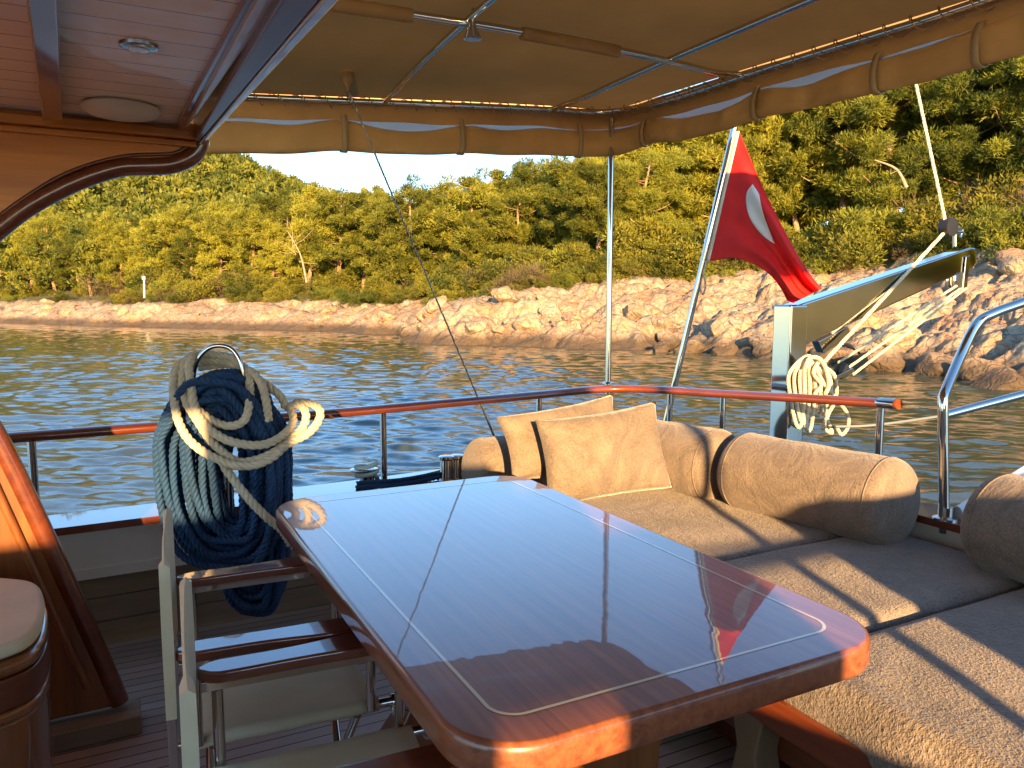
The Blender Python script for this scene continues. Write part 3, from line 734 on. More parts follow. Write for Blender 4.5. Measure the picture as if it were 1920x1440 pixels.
# ================================================================== DINING TABLE
TA0, TA1, TB0, TB1, TZ, TR = .862, 2.36, .385, 1.235, .75, .125
def rrect(inset, n=14, rr=TR):
    out = []; r0 = max(rr - inset, .01)
    for (ca, cb, t0) in ((TA1 - rr, TB1 - rr, 0), (TA0 + rr, TB1 - rr, 90), (TA0 + rr, TB0 + rr, 180), (TA1 - rr, TB0 + rr, 270)):
        for i in range(n + 1):
            t = math.radians(t0 + 90 * i / n); out.append((ca + r0 * math.cos(t), cb + r0 * math.sin(t)))
    return out
table = empty('dining_table', B(1.61, .81, 0), 'long glossy mahogany dining table with rounded corners and a pale inlaid line', 'table')
mb = MB(); th_ = .028; prof = [(.030, TZ), (.004, TZ), (.001, TZ)]
for i in range(11):
    t = math.radians(90 - 180 * i / 10); prof.append((.016 * (1 - abs(math.cos(t)) ** .55), TZ - th_ + th_ * np.sign(math.sin(t)) * abs(math.sin(t)) ** .55))
prof = [(.06, TZ), (.012, TZ), (.0090, TZ)] + prof[4:] + [(.03, TZ - 2 * th_), (.06, TZ - 2 * th_)]
vs = []; nR = len(rrect(0))
for ins, z in prof: vs += [B(a, b_, z) for a, b_ in rrect(ins)]
fs = [(i * nR + j, i * nR + (j + 1) % nR, (i + 1) * nR + (j + 1) % nR, (i + 1) * nR + j) for i in range(len(prof) - 1) for j in range(nR)] + [tuple(range(nR)), tuple((len(prof) - 1) * nR + j for j in range(nR))]
mb.add(vs, fs); o = mb.build('tabletop', M['table'], table, smooth=35); top_o = o
mb = MB(); o1 = rrect(.076); o2 = rrect(.0825); vs = [B(a, b_, TZ + .0006) for a, b_ in o1] + [B(a, b_, TZ + .0006) for a, b_ in o2]
mb.add(vs, [(j, (j + 1) % nR, nR + (j + 1) % nR, nR + j) for j in range(nR)]); mb.build('inlay', M['inlay'], top_o)
mb = MB(); mb.bbox(1.0, 2.2, .55, 1.07, .655, .694); mb.build('apron', M['mah_u'], table, bevel=.004)
for a_ in (1.22, 2.02):
    mb = MB(); lp = [(.66, -.20), (.66, .20), (.62, .17), (.45, .11), (.28, .10), (.16, .16), (.06, .24), (.06, -.24), (.16, -.16), (.28, -.10), (.45, -.11), (.62, -.17)]
    c = .83; w2 = 1.0
    mb.prism([B(a_ - .05, c + y * w2, z) for z, y in lp], B(.10, 0, 0)); mb.build('pedestal', M['mah_z'], table, bevel=.006)
    mb = MB(); mb.bbox(a_ - .07, a_ + .07, c - .30, c + .30, 0.002, .06); mb.build('foot', M['mah_v'], table, bevel=.012)
mb = MB(); mb.bbox(1.27, 1.97, .80, .86, .20, .30); mb.build('stretcher', M['mah_u'], table, bevel=.006)

# ================================================================== DIRECTOR CHAIRS (local frame: x across, y to the front)
def make_chair(name, loc, label):
    root = empty(name, loc, label, 'chair', 'director chairs along the table'); root.rotation_euler = (0, 0, ANG - math.pi / 2 - math.radians(4.0))   # local y -> V
    def part(mb, nm, mat, bevel=0, sm_=None, par=None):
        vs = np.vstack(mb.v); me = bpy.data.meshes.new(nm); me.from_pydata(vs.tolist(), [], mb.f); me.update()
        bm = bmesh.new(); bm.from_mesh(me); bmesh.ops.recalc_face_normals(bm, faces=bm.faces); bm.to_mesh(me); bm.free()
        me.materials.append(mat); o = bpy.data.objects.new(nm, me); C.objects.link(o); o.parent = par or root
        if bevel: m = o.modifiers.new('bevel', 'BEVEL'); m.width = bevel; m.segments = 3; m.limit_method = 'ANGLE'; m.harden_normals = True
        me.shade_smooth(); me.set_sharp_from_angle(angle=math.radians(sm_ or 40)); return o
    W = .225
    for s in (-1, 1):
        # shaped armrest: widens towards the middle
        n = 22; top = []
        for i in range(n + 1):
            t = i / n; y = -.005 + .43 * t
            wi = .026 + .012 * math.sin(math.pi * min(1, t * 1.15)) + .006 * math.cos(7 * t)
            wo = .028 + .016 * math.exp(-((t - .72) / .22) ** 2)
            top.append((y, wi * min(1, (t + .02) * 12) * min(1, (1.02 - t) * 12), wo * min(1, (t + .02) * 12) * min(1, (1.02 - t) * 12)))
        loop = [(s * (W - wi), y, .628) for y, wi, wo in top] + [(s * (W + wo), y, .628) for y, wi, wo in reversed(top)]
        mb = MB(); mb.prism(loop, (0, 0, .024)); part(mb, 'armrest', M['arm'], .006)
        mb = MB(); mb.box(s * W - .012, s * W + .012, .0, .41, .606, .6265); part(mb, 'arm_frame', M['steel'], .002)
        mb = MB(); mb.tube([(s * W, .39, .605), (s * W, .39, .44)], .011, 12); part(mb, 'front_upright', M['steel'])
        mb = MB(); mb.tube([(s * W, .03, .605), (s * W, .03, .44)], .011, 12); part(mb, 'rear_upright', M['steel'])
        mb = MB(); mb.box(s * W - .010, s * W + .010, -.026, -.008, .02, .825); part(mb, 'back_post', M['steel_soft'], .002)
        mb = MB(); mb.tube([(s * (W - .02), -.01, .438), (s * (W - .02), .44, .438)], .011, 12)
        mb.lathe([(.017, 0), (.017, .02), (.013, .024)], (s * (W - .02), .44, .438), (0, 1, 0), 14); part(mb, 'seat_rail', M['steel'])
        mb = MB(); mb.lathe([(.02, 0), (.02, .012), (.012, .018)], (s * (W - .01), .455, .425), (s, 0, 0), 14); part(mb, 'hinge', M['steel'])
        for y_ in (.36, .06): mb = MB(); mb.tube([(s * .215, y_, .43), (-s * .20, y_ + .012 * s, .03)], .0105, 10); part(mb, 'crossed_leg', M['steel'])
        mb = MB(); mb.box(-s * .20 - .012, -s * .20 + .012, .0, .43, .0, .022); part(mb, 'foot_rail', M['steel'], .003)
    g = []; xr = W - .02; prof = []
    for k in range(7): t = math.radians(-90 + 30 * k); prof.append((xr + .0155 * math.cos(t), .438 + .0155 * math.sin(t)))
    half = [(x, z) for x, z in prof]
    mid = [(xr * q, .4535 - .026 * (1 - q * q)) for q in np.linspace(.93, -.93, 15)]
    sec = half + mid + [(-x, z) for x, z in reversed(half)]
    for x, z in sec:
        g.append([(x, .015 + .395 * j / 8, z + .0015 * math.sin(j * 1.9 + x * 20)) for j in range(9)])
    mb = MB(); mb.grid(np.array(g)); o = part(mb, 'seat', M['canvas_cream'], 0, 70); m = o.modifiers.new('solid', 'SOLIDIFY'); m.thickness = .003
    # back canvas: a sleeve round both posts
    g = []
    for i in range(13):
        x = -W - .014 + 2 * (W + .014) * i / 12; bow = -.004 * (1 - (x / (W + .014)) ** 2); row = []
        for (dy, zz) in ((-.027, .51), (-.028, .68), (-.027, .825), (-.017, .833), (-.007, .825), (-.006, .68), (-.007, .51), (-.027, .51)):
            tk = 1.0 if abs(x) > W - .03 else .35
            row.append((x, -.017 + (dy + .017) * tk + bow, zz + .004 * math.sin(x * 30)))
        g.append(row)
    mb = MB(); mb.grid(np.array(g)); mb.add([g[0][k] for k in range(7)], [tuple(range(7))]); mb.add([g[-1][k] for k in range(7)], [tuple(range(7))])
    part(mb, 'backrest', M['canvas_cream'], 0, 50)
    return root
make_chair('director_chair', B(1.853, .095, 0), 'cream canvas director chair farther from the camera, nearest the coiled blue rope')
make_chair('director_chair', B(1.30, .095, 0), 'cream canvas director chair closest to the camera, under the front of the table')

# ================================================================== SOFA
SZ = .43
sofa = empty('sofa_base', B(1.6, 2.1, 0), 'mahogany sofa base with a carved pale leg along the stern', 'sofa base')
mb = MB(); mb.bbox(-.8, 3.2, 1.56, 1.59, .10, .335); mb.build('front_panel', M['mah_u'], sofa, bevel=.004)
mb = MB(); mb.bbox(-.8, 3.25, 1.50, 2.78, .305, .325); mb.build('slatted_top', M['mah_u'], sofa)
mb = MB(); mb.bbox(-.8, 3.2, 1.47, 1.50, .235, .325); mb.build('lower_trim', M['rail_u'], sofa, bevel=.006)
for a_ in (1.47, .1, 2.9):
    mb = MB(); lp = [(.25, -.06), (.25, .06), (.2, .05), (.13, .035), (.06, .05), (.001, .075), (.001, -.075), (.06, -.05), (.13, -.035), (.2, -.05)]
    mb.prism([B(a_ + y, 1.47, z) for z, y in lp], B(0, .09, 0)); mb.build('leg', M['oak'], sofa, bevel=.008)
mb = MB(); mb.bbox(-.8, 3.2, 1.62, 1.64, .0, .29); mb.build('inner_panel', M['mah_dark'], sofa)
def cushion(a0, a1, b0, b1, label, seed, z0=.33, z1=SZ, n=26, mat='towel'):
    c = B((a0 + a1) / 2, (b0 + b1) / 2, (z0 + z1) / 2)
    mb = rbox(c, ((b1 - b0) / 2, (a1 - a0) / 2, (z1 - z0) / 2), .042, n, X=V, Y=U, noise=.006, seed=seed)
    o = weld(mb.build('seat_cushion', M[mat])); o.data.shade_smooth(); return tag(o, label, 'cushion', 'seat cushions of the stern sofa')
cushion(2.06, 3.28, 1.44, 2.76, 'sand brown seat cushion farthest from the camera, under the two square pillows', 1)
cushion(1.425, 2.05, 1.43, 2.78, 'middle seat cushion beside the table corner, crossed by a strip of sunlight', 2)
cushion(-.55, 1.405, 1.50, 2.80, 'large near seat cushion with a towel cover hanging over its front edge', 3, n=40)
# towel cover drape over the near cushion's front
g = []
for i in range(60):
    a_ = -.55 + 1.93 * i / 59; row = []
    for j in range(16):
        t = j / 15; th = t * 1.9
        if t < .35: b_ = 1.63 - .11 * t / .35; z = SZ - .012 + .016 * min(1, t / .2)
        else: q = (t - .35) / .65; b_ = 1.52 - .045 * math.sin(min(q * 1.8, 1.57)) + .018 * math.sin(a_ * 9 + 3 * q) * q; z = SZ + .004 - .165 * q ** 1.25
        row.append(B(a_, b_ + .004 * math.sin(a_ * 23), z + .004 * math.sin(a_ * 13) * t))
    g.append(row)
mb = MB(); mb.grid(np.array(g)); o = mb.build('towel_cover', M['towel'], smooth=80); m = o.modifiers.new('s', 'SOLIDIFY'); m.thickness = .010
tag(o, 'rough sand brown towel cover draped over the front edge of the near cushion', 'towel')

def bolster(p, q, R, label, n=40, droop=.0, mat='velour'):
    p = np.array(p, float); q = np.array(q, float); L_ = np.linalg.norm(q - p); d = (q - p) / L_
    prof = []
    for t in np.linspace(0, 1, 7): prof.append((R * .985 * math.sin(t * 1.45) if t < 1 else R * .99, -.0 + .055 * (1 - math.cos(t * 1.57))))
    ends = []
    m = 8
    for i in range(m + 1):
        a_ = math.pi / 2 * i / m; ends.append((R - .055 + .055 * math.sin(a_), .022 + .053 * (1 - math.cos(a_))))
    ends = [(.002, 0), (R * .25, .002), (R * .5, .009)] + ends
    prof = ends + [(R * (1 + .012 * math.sin(k * 1.7)), .075 + (L_ - .15) * k / 9) for k in range(1, 9)] + [(r, L_ - h) for r, h in reversed(ends)]
    mb = MB(); mb.lathe(prof, p, d, n); o = mb.build('bolster', M[mat]); o.data.shade_smooth()
    # flatten a little underneath
    zmin = min(v.co.z for v in o.data.vertices)
    for v in o.data.vertices:
        if v.co.z < zmin + R * .16: v.co.z = zmin + R * .16 - (zmin + R * .16 - v.co.z) * .25
    for e in range(1): pass
    for h_ in (.078, L_ - .078):      # piping round both ends
        x_ = np.cross(d, (0, 0, 1)); x_ /= np.linalg.norm(x_); y_ = np.cross(d, x_); ring = [p + d * h_ + (R * 1.001) * (math.cos(t) * x_ + math.sin(t) * y_) for t in np.linspace(0, 6.2832, 48, endpoint=False)]
        zlow = p[2] - R; ring = [np.array([q_[0], q_[1], max(q_[2], zlow + R * .125)]) for q_ in ring]
        m2 = MB(); m2.tube(ring, .0032, 6, closed=True); m2.build('piping', M[mat], o, smooth=80)
    return tag(o, label, 'bolster', 'velour bolsters round the sofa')
RB = .178
zb = SZ + RB - .035
bolster(B(1.85, 2.635, zb), B(2.665, 2.535, zb), RB, 'thick brown bolster on the stern side, its round end facing the boarding gate')
bolster(B(2.675, 2.52, zb), B(3.30, 2.40, zb), RB * .98, 'brown bolster right behind the square pillows in the corner')
bolster(B(3.12, 1.38, zb - .01), B(3.12, 2.30, zb - .01), RB * .95, 'brown bolster along the port side, its end beside the steel bitts')
bolster(B(.98, 2.66, zb), B(1.62, 2.74, zb), RB, 'brown bolster cut by the right edge of the picture')

def pillow(name, corners, thick, label, seed, mat='pillow'):      # four corner points: TL, TR, BR, BL as seen
    TL, TR_, BR, BL = [np.array(c, float) for c in corners]; n = 26; r = np.random.RandomState(seed)
    nrm = np.cross(TR_ - TL, BL - TL); nrm /= np.linalg.norm(nrm)
    if nrm[1] > 0: nrm = -nrm
    mb = MB()
    ph = r.rand(8, 3) * 6
    for sgn in (1, -1):
        g = np.zeros((n, n, 3))
        for i in range(n):
            for j in range(n):
                s_, t_ = i / (n - 1), j / (n - 1); x, y = 2 * s_ - 1, 2 * t_ - 1
                # sides pulled in between the pointed corners
                px = x * (1 - .07 * (1 - y * y) * abs(x)); py = y * (1 - .07 * (1 - x * x) * abs(y)); S_, T_ = (px + 1) / 2, (py + 1) / 2
                base = (TL * (1 - S_) + TR_ * S_) * (1 - T_) + (BL * (1 - S_) + BR * S_) * T_
                h = ((1 - x * x) * (1 - y * y)) ** .5 * thick * 1.15
                wr = sum(math.sin(ph[k, 0] + x * (2 + k) * 1.3 + y * (1 + k * .8)) for k in range(5)) * .0075 * (1 - (x * y) ** 2)
                g[i, j] = base + nrm * sgn * (h + wr * (h / thick))
        mb.grid(g)
    o = weld(mb.build(name, M[mat])); o.data.shade_smooth()
    return tag(o, label, 'pillow', 'square pillows in the sofa corner')
def cor(px, py, Y): return ony(px, py, Y)
pillow('pillow', [cor(1003, 788, 2.97), cor(1230, 752, 3.18), cor(1262, 915, 3.12), cor(1025, 955, 2.90)], .085, 'sand velour pillow standing in front, facing the table', 3)
pillow('pillow', [cor(930, 782, 3.08), cor(1152, 738, 3.42), cor(1160, 900, 3.38), cor(960, 900, 3.02)], .075, 'sand velour pillow tucked behind the front pillow, its corner showing at the top', 7)

# teal crate below the table
mb = MB(); mb.bbox(1.78, 2.12, 1.42, 1.60, .002, .13); cr = tag(mb.build('storage_crate', M['teal'], bevel=.01), 'teal plastic crate on the deck beneath the sofa', 'crate')

# ================================================================== DECKHOUSE at the left
dh = empty('deckhouse', B(2.66, -.3, 0), 'varnished deckhouse with white boarded hardtop, beams and arched side panel at the left', 'deckhouse')
A0 = 2.66
def wp(px, py, a=A0): return ona(px, py, a)
curve = smooth([wp(x, y) for x, y in [(375, 262), (371, 278), (356, 296), (322, 310), (283, 313), (230, 315), (180, 328), (125, 350), (58, 386), (10, 421), (-30, 458), (-80, 530), (-105, 620), (-95, 700), (-55, 755), (-20, 790), (26, 876), (92, 1016), (129, 1098), (186, 1222), (224, 1312)]], 6)
zt = wp(150, 240)[2]
# side panel: area left of the curve, as one thick plate
left = [B(A0, -1.9, 0.05), B(A0, -1.9, 1.86)]
up_ = [p for p in curve[:60]]
plate = [B(A0, -1.9, .9)] + [B(A0, -1.9, 1.895), B(A0, curve[0] @ V, 1.895)] + list(curve[:78]) 
mb = MB(); mb.prism(plate, -U * .035); mb.build('side_panel', M['mah_v'], dh, smooth=30)
low = list(curve[78:]) + [B(A0, -1.9, .06), B(A0, -1.9, .9)]
mb = MB(); mb.prism([curve[77]] + low, -U * .035); mb.build('lower_panel', M['mah_z'], dh, smooth=30)
# rounded edge moulding along the opening
mb = MB(); mb.tube(curve - U * .018, .030, 12, r2=.028, up=tuple(U)); mb.build('edge_moulding', M['mah_u'], dh, smooth=60)
inn = smooth([wp(x, y, A0 - .036) for x, y in [(352, 274), (322, 288), (240, 292), (170, 308), (110, 332), (50, 368), (0, 404)]], 6)
mb = MB(); mb.tube(inn, .006, 8); mb.build('inner_bead', M['mah_dark'], dh, smooth=60)
for (x0, y0, x1, y1, off) in ((-60, 800, 165, 1290, .09),):
    a = wp(x0, y0, A0 - .04); b_ = wp(x1, y1, A0 - .04); mb = MB(); mb.tube(resample([a, b_], .1), .012, 8); mb.build('post_bead', M['mah_z'], dh, smooth=60)
a = wp(95, 860, A0 - .04); b_ = wp(215, 1290, A0 - .04)
mb = MB(); mb.bbox(A0 - .10, A0 + .03, -.36, .012, .0, .062); mb.build('sill_block', M['teakwall'], dh, bevel=.006)
# cornice where ceiling meets side panel
mb = MB(); mb.bbox(A0 - .07, A0 - .034, -1.9, .255, 1.842, 1.872); mb.build('cornice', M['mah_v'], dh, bevel=.006)
mb = MB(); mb.bbox(A0 - .052, A0 - .034, -1.9, .25, 1.822, 1.8405); mb.build('cornice', M['mah_v'], dh, bevel=.003)
CEZ = 1.885
mb = MB(); mb.hexa([B(-1.6, -2.2, CEZ), B(-1.6, .42, CEZ), B(A0 - .03, .20, CEZ), B(A0 - .03, -2.2, CEZ), B(-1.6, -2.2, CEZ + .05), B(-1.6, .42, CEZ + .05), B(A0 - .03, .20, CEZ + .05), B(A0 - .03, -2.2, CEZ + .05)])
mb.build('ceiling_boards', M['ceiling'], dh)
def strip(pa, pb, wa, wb, z0, z1, name, mat, bevel=.004):   # band between image columns at both ends, at height z0, up to z1
    a0, a1 = onz(*pa, z0), onz(*pb, z0); b0, b1 = onz(*wa, z0), onz(*wb, z0)
    ex = (a0 - a1) * 1.2
    q = [a0 + ex, a1, b1, b0 + (b0 - b1) * 1.2]; q = [np.array([x[0], x[1], z0]) for x in q]
    t_ = [np.array([x[0], x[1], z1]) for x in q]; mb = MB(); mb.hexa(q + t_); return mb.build(name, mat, dh, bevel=bevel)
strip((462, 0), (332, 236), (482, 0), (345, 240), 1.868, 1.90, 'inner_trim', M['mah_u'])
strip((484, 0), (347, 242), (524, 0), (366, 222), 1.855, 1.90, 'header_fascia', plain('grey enamel', (.50, .46, .42), .25, coat=.5))
strip((526, 0), (364, 262), (604, 0), (374, 268), 1.835, 1.90, 'aft_beam', M['mah_dark'], .008)
strip((606, 0), (372, 272), (640, 0), (378, 276), 1.832, 1.95, 'edge_strip', plain('white enamel strip', (.5, .5, .5), .2, coat=1.0, Coat_IOR=1.8), .006)
# ceiling beams running across
for (xa, xb, ya, xc, xd, yc) in ((48, 108, 0, 80, 118, 226),):
    z0 = 1.845; q = [onz(xa, ya, z0), onz(xc, yc, z0), onz(xd, yc, z0), onz(xb, ya, z0)]
    e0 = (q[0] - q[1]) * 1.5; q[0] = q[0] + e0; q[3] = q[3] + (q[3] - q[2]) * 1.5
    mb = MB(); mb.hexa([np.array([x[0], x[1], z0]) for x in q] + [np.array([x[0], x[1], CEZ + .01]) for x in q]); mb.build('beam', M['mah_u'], dh, bevel=.005)
p = onz(260, 84, CEZ)
cl = empty('ceiling_light', p, 'small round recessed ceiling light in the white boards, above the speaker', 'light')
mb = MB(); mb.lathe([(.0, -.008), (.028, -.010), (.037, -.006), (.039, 0)], p, k=28); bz_o = mb.build('bezel', M['steel_soft'], cl, smooth=40)
mb = MB(); mb.lathe([(.0, -.0125), (.020, -.0115), (.022, -.009)], p, k=24); mb.build('lens', M['lens'], bz_o, smooth=40)
p = onz(228, 198, CEZ)
cl = empty('ceiling_speaker', p, 'round cream dome speaker on the white ceiling boards beside the side panel', 'speaker')
mb = MB(); mb.lathe([(.0, -.034), (.055, -.032), (.082, -.026), (.096, -.016), (.1, -.008), (.098, -.004), (.09, 0)], p, k=36); mb.build('dome', M['plastic_w'], cl, smooth=50)
mb = MB(); mb.lathe([(.0, -.034), (.012, -.033), (.014, -.028)], p, k=16); mb.build('badge', M['black'], cl, smooth=40)

# curved bench end with its seat pad, bottom left
cab = empty('corner_bench', B(2.1, -.4, 0), 'dark mahogany bench end with a rounded rim at the bottom left corner', 'bench')
def plan(px_pts, z): return smooth([onz(x, y, z) for x, y in px_pts], 6)
RIM = plan([(-260, 1092), (-60, 1100), (40, 1106), (76, 1116), (89, 1140), (90, 1168), (84, 1196), (62, 1224), (20, 1244), (-60, 1268), (-260, 1310)], .60)
cen_ = RIM.mean(0)
def lobe(z0, z1, k, name, mat, bevel=.01, par=cab):
    P_ = cen_ + (RIM - cen_) * k; P_[:, 2] = z0; mb = MB(); mb.prism(list(P_), (0, 0, z1 - z0)); return mb.build(name, mat, par, smooth=40, bevel=bevel)
lobe(.0, .468, .93, 'carcass', M['mah_z'])
lobe(.47, .498, 1.0, 'lower_rim', M['mah_z'], .011)
lobe(.500, .568, .985, 'apron_band', M['mah_dark'], .004)
lobe(.570, .602, 1.0, 'rim', M['mah_z'], .013)
P_ = cen_ + (RIM - cen_) * .93; P_[:, 2] = .604; mb = MB(); mb.prism(list(P_), (0, 0, .034)); o = mb.build('seat_pad', M['canvas_cream'], smooth=40, bevel=.015, seg=4)
tag(o, 'cream padded seat on the rounded bench end at the bottom left', 'cushion')

# ================================================================== AWNING
awn = empty('awning', B(2.4, 1.2, 2.4), 'brown canvas awning on a chrome tube frame with rolled side curtains', 'awning')
EA, EB = 3.67, 2.515
def zedge_side(b): return 2.21 + .075 * b - .002
def zedge_stern(a): return 2.303 + (a - 1.47) * .036
def zroof(a, b):
    # frame height: edges lower, middle higher
    e1 = EA - a; e2 = EB - b
    return 2.372 + .07 * (1 - math.exp(-max(e1, 0) / .7)) * (1 - math.exp(-max(e2, 0) / .6)) - .05 * max(0, (1.3 - b)) - .020 * max(0, 3.4 - a)
corner = [B(EA, b, zedge_side(b)) for b in (-1.0, 0.0, .58, 1.2, 1.6, 2.1)] + [B(EA - .01, 2.36, 2.376), B(EA - .06, 2.46, 2.383), B(EA - .16, 2.51, 2.38)] + [B(a, 2.515, z) for a, z in ((3.2, 2.352), (2.8, 2.340), (2.45, 2.333), (1.87, 2.31), (1.47, 2.303), (.9, 2.29), (-1.7, 2.27))]
edge = smooth(corner, 10)
mb = MB(); mb.tube(edge, .0145, 12); mb.build('perimeter_tube', M['steel'], awn, smooth=60)
# canvas roof: skin slightly above the tubes, between edge curve offsets, built as a grid in boat coordinates
g = []
for i in range(46):
    a_ = -1.7 + (EA + .012 + 1.7) * i / 45; row = []
    for j in range(40):
        b_ = -1.0 + (EB + 1.015) * j / 39
        # round the corner
        aa, bb = a_, b_
        ca, cb = EA - .14, EB - .14
        if aa > ca and bb > cb:
            dx, dy = aa - ca, bb - cb; m_ = max(dx, dy); L_ = math.hypot(dx, dy)
            if L_ > 1e-6: dx, dy = dx * m_ / L_, dy * m_ / L_
            aa, bb = ca + dx, cb + dy
        ws = math.exp(-(EA - aa) / .6); wt = math.exp(-(EB - bb) / .5)
        zc = 2.425 - .018 * max(0, 1.4 - bb)
        zs = zedge_side(bb) + .016; zt_ = zedge_stern(aa) + .016
        zz = (zs * ws + zt_ * wt + zc * max(1 - ws - wt, 0)) / (ws + wt + max(1 - ws - wt, 0))
        zz += .006 * math.sin(aa * 9 + bb * 3) * (1 - ws) * (1 - wt)
        row.append(B(aa, bb, zz))
    g.append(row)
mb = MB(); mb.grid(np.array(g)); mb.build('canvas_roof', M['canopy'], awn, smooth=80)
def zin(a, b):
    ws = math.exp(-(EA - a) / .6); wt = math.exp(-(EB - b) / .5)
    zc = 2.425 - .018 * max(0, 1.4 - b); zs = zedge_side(b) + .016; zt_ = zedge_stern(a) + .016
    return (zs * ws + zt_ * wt + zc * max(1 - ws - wt, 0)) / (ws + wt + max(1 - ws - wt, 0)) - .026
for b_ in (1.197, 2.127):
    pts_ = [B(a, b_, min(zin(a, b_), 2.9)) for a in np.linspace(EA, -.8, 24)]; pts_[0] = B(EA, b_, zedge_side(b_))
    mb = MB(); mb.tube(pts_, .0135, 12); mb.build('lateral_tube', M['steel'], awn, smooth=60)
ca_ = 2.68
pts_ = [B(ca_ - .10 * (b_ - 1.2) * 0, b_, zin(ca_, b_) - .012) for b_ in np.linspace(-.9, EB, 24)]; pts_[-1] = B(ca_, EB, zedge_stern(ca_))
mb = MB(); mb.tube(pts_, .0145, 12); mb.build('fore_aft_tube', M['steel'], awn, smooth=60)
for (b0_, b1_) in ((1.42, 1.86), (.2, .98)):
    mb = MB(); P_ = np.array([B(ca_, b_, zin(ca_, b_) - .016) for b_ in np.linspace(b0_, b1_, 8)]); mb.tube(P_, .024, 14, r2=.024); mb.build('canvas_sleeve', M['sleeve'], awn, smooth=60)
# corner post standing on the rail
pr_ = rail_near(3.55, 2.42); pb = ona(1140, 722, 3.6); top_ = ona(1147, 228, 3.62)
mb = MB(); mb.tube([(pb[0], pb[1], pb[2] - .05), top_ + [0, 0, .02]], .0165, 14); mb.lathe([(.034, 0), (.034, .006), (.02, .012)], (pb[0], pb[1], pb[2] + .008)); mb.build('corner_post', M['steel'], awn, smooth=60)
# lacing cord spiralling round the perimeter tube
P_ = resample(edge, .006); T_ = np.gradient(P_, axis=0); T_ /= np.linalg.norm(T_, axis=1)[:, None]; Nf = frames(T_, (0, 0, 1)); Bf = np.cross(T_, Nf)
s_ = np.arange(len(P_)) * .006; ph_ = s_ / .105 * 6.2832
cord = P_ + (.030 * np.cos(ph_))[:, None] * Nf + (.036 * np.sin(ph_))[:, None] * Bf + np.array([0, 0, -.002])
mb = MB(); mb.tube(cord[::2], .0026, 5); mb.build('lacing', M['cord'], awn, smooth=80)
# side curtain: header strip, clear band, rolled bottom
def off_edge(P, out):      # move outwards
    T = np.gradient(P, axis=0); T[:, 2] = 0; T /= np.linalg.norm(T, axis=1)[:, None]; N_ = np.stack([T[:, 1], -T[:, 0], 0 * T[:, 0]], 1)
    if (B(1.6, .8) - P[32]) @ N_[32] > 0: N_ = -N_
    return P + N_ * out
E_ = resample(edge, .025); E2 = off_edge(E_, .018); sL = np.arange(len(E_)) * .025
ic = int(np.argmin(np.abs(E_ @ V - 2.45) + np.abs(E_ @ U - 3.6)))
stern = sm(np.arange(len(E_)), ic - 3, ic + 13)
strap_s = []
def near_idx(px, side):
    best = None
    for i, p in enumerate(E2):
        q = p - EYE; zc = q[1] * _c - q[2] * _s
        if zc <= .2: continue
        x = 960 + F * q[0] / zc
        if (side == 0) == (i < ic) and (best is None or abs(x - px) < best[0]): best = (abs(x - px), i)
    return best[1]
straps = [near_idx(x, 0) for x in (640, 865, 1083)] + [near_idx(x, 1) for x in (1210, 1425, 1655, 1845)]
gather = np.zeros(len(E_))
for i in straps: gather = np.maximum(gather, np.exp(-((np.arange(len(E_)) - i) / 7.4) ** 2))
hd = .088; bd_ = .050
head = []; film = []; roll = []
rr_ = np.random.RandomState(2)
for i in range(len(E_)):
    s = sL[i]; z = E2[i, 2]; wob = .006 * math.sin(s * 7) + .004 * math.sin(s * 17)
    n_ = (E2[i] - E_[i]); n_ /= np.linalg.norm(n_)
    zh = z + .036; z1 = z - hd + .014 * stern[i] + wob * .6
    zb_ = z - hd + .014 * stern[i] - bd_ * (.62 + .38 * math.sin(s * 2.9 + 1)) * (1 - .80 * gather[i]) + wob; zlo = z - hd - bd_ * .85 - .108 + .034 * stern[i] + wob * .5 + .010 * gather[i]
    head.append([E2[i] * [1, 1, 0] + [0, 0, zh], E2[i] * [1, 1, 0] + [0, 0, (zh + z1) / 2] + n_ * (.012 + .006 * math.sin(s * 11)), E2[i] * [1, 1, 0] + [0, 0, z1]])
    film.append([E2[i] * [1, 1, 0] + n_ * .004 + [0, 0, z1 + .012], E2[i] * [1, 1, 0] + n_ * (.012 + .006 * math.sin(s * 5)) + [0, 0, (z1 + zb_) / 2], E2[i] * [1, 1, 0] + n_ * .01 + [0, 0, zb_ - .01]])
    # rolled tube, hanging flat
    R_ = (zb_ + .008 - zlo) / 2; row = []
    fold = stern[i] * (.014 * math.sin(s * 19 + 2 * math.sin(s * 3)) + .008 * math.sin(s * 47)) + .004 * math.sin(s * 31)
    zc = zb_ - R_ + .008 - stern[i] * 0
    for k in range(15):
        t = k / 14 * 2 * math.pi; rx = .026 + fold * (.6 + .4 * math.sin(t * 2 + s * 5)) + (.006 * math.sin(3 * t + s * 2)); row.append(E2[i] * [1, 1, 0] + n_ * (.012 + rx * math.sin(t)) + [0, 0, zc + R_ * math.cos(t)])
    row[-1] = row[0]; roll.append(row)
mb = MB(); mb.grid(np.array(head)); mb.build('curtain_header', M['roll'], awn, smooth=80)
mb = MB(); mb.grid(np.array(film)); mb.build('clear_band', M['film'], awn, smooth=80)
mb = MB(); mb.grid(np.array(roll)); mb.build('rolled_curtain', M['roll'], awn, smooth=80)
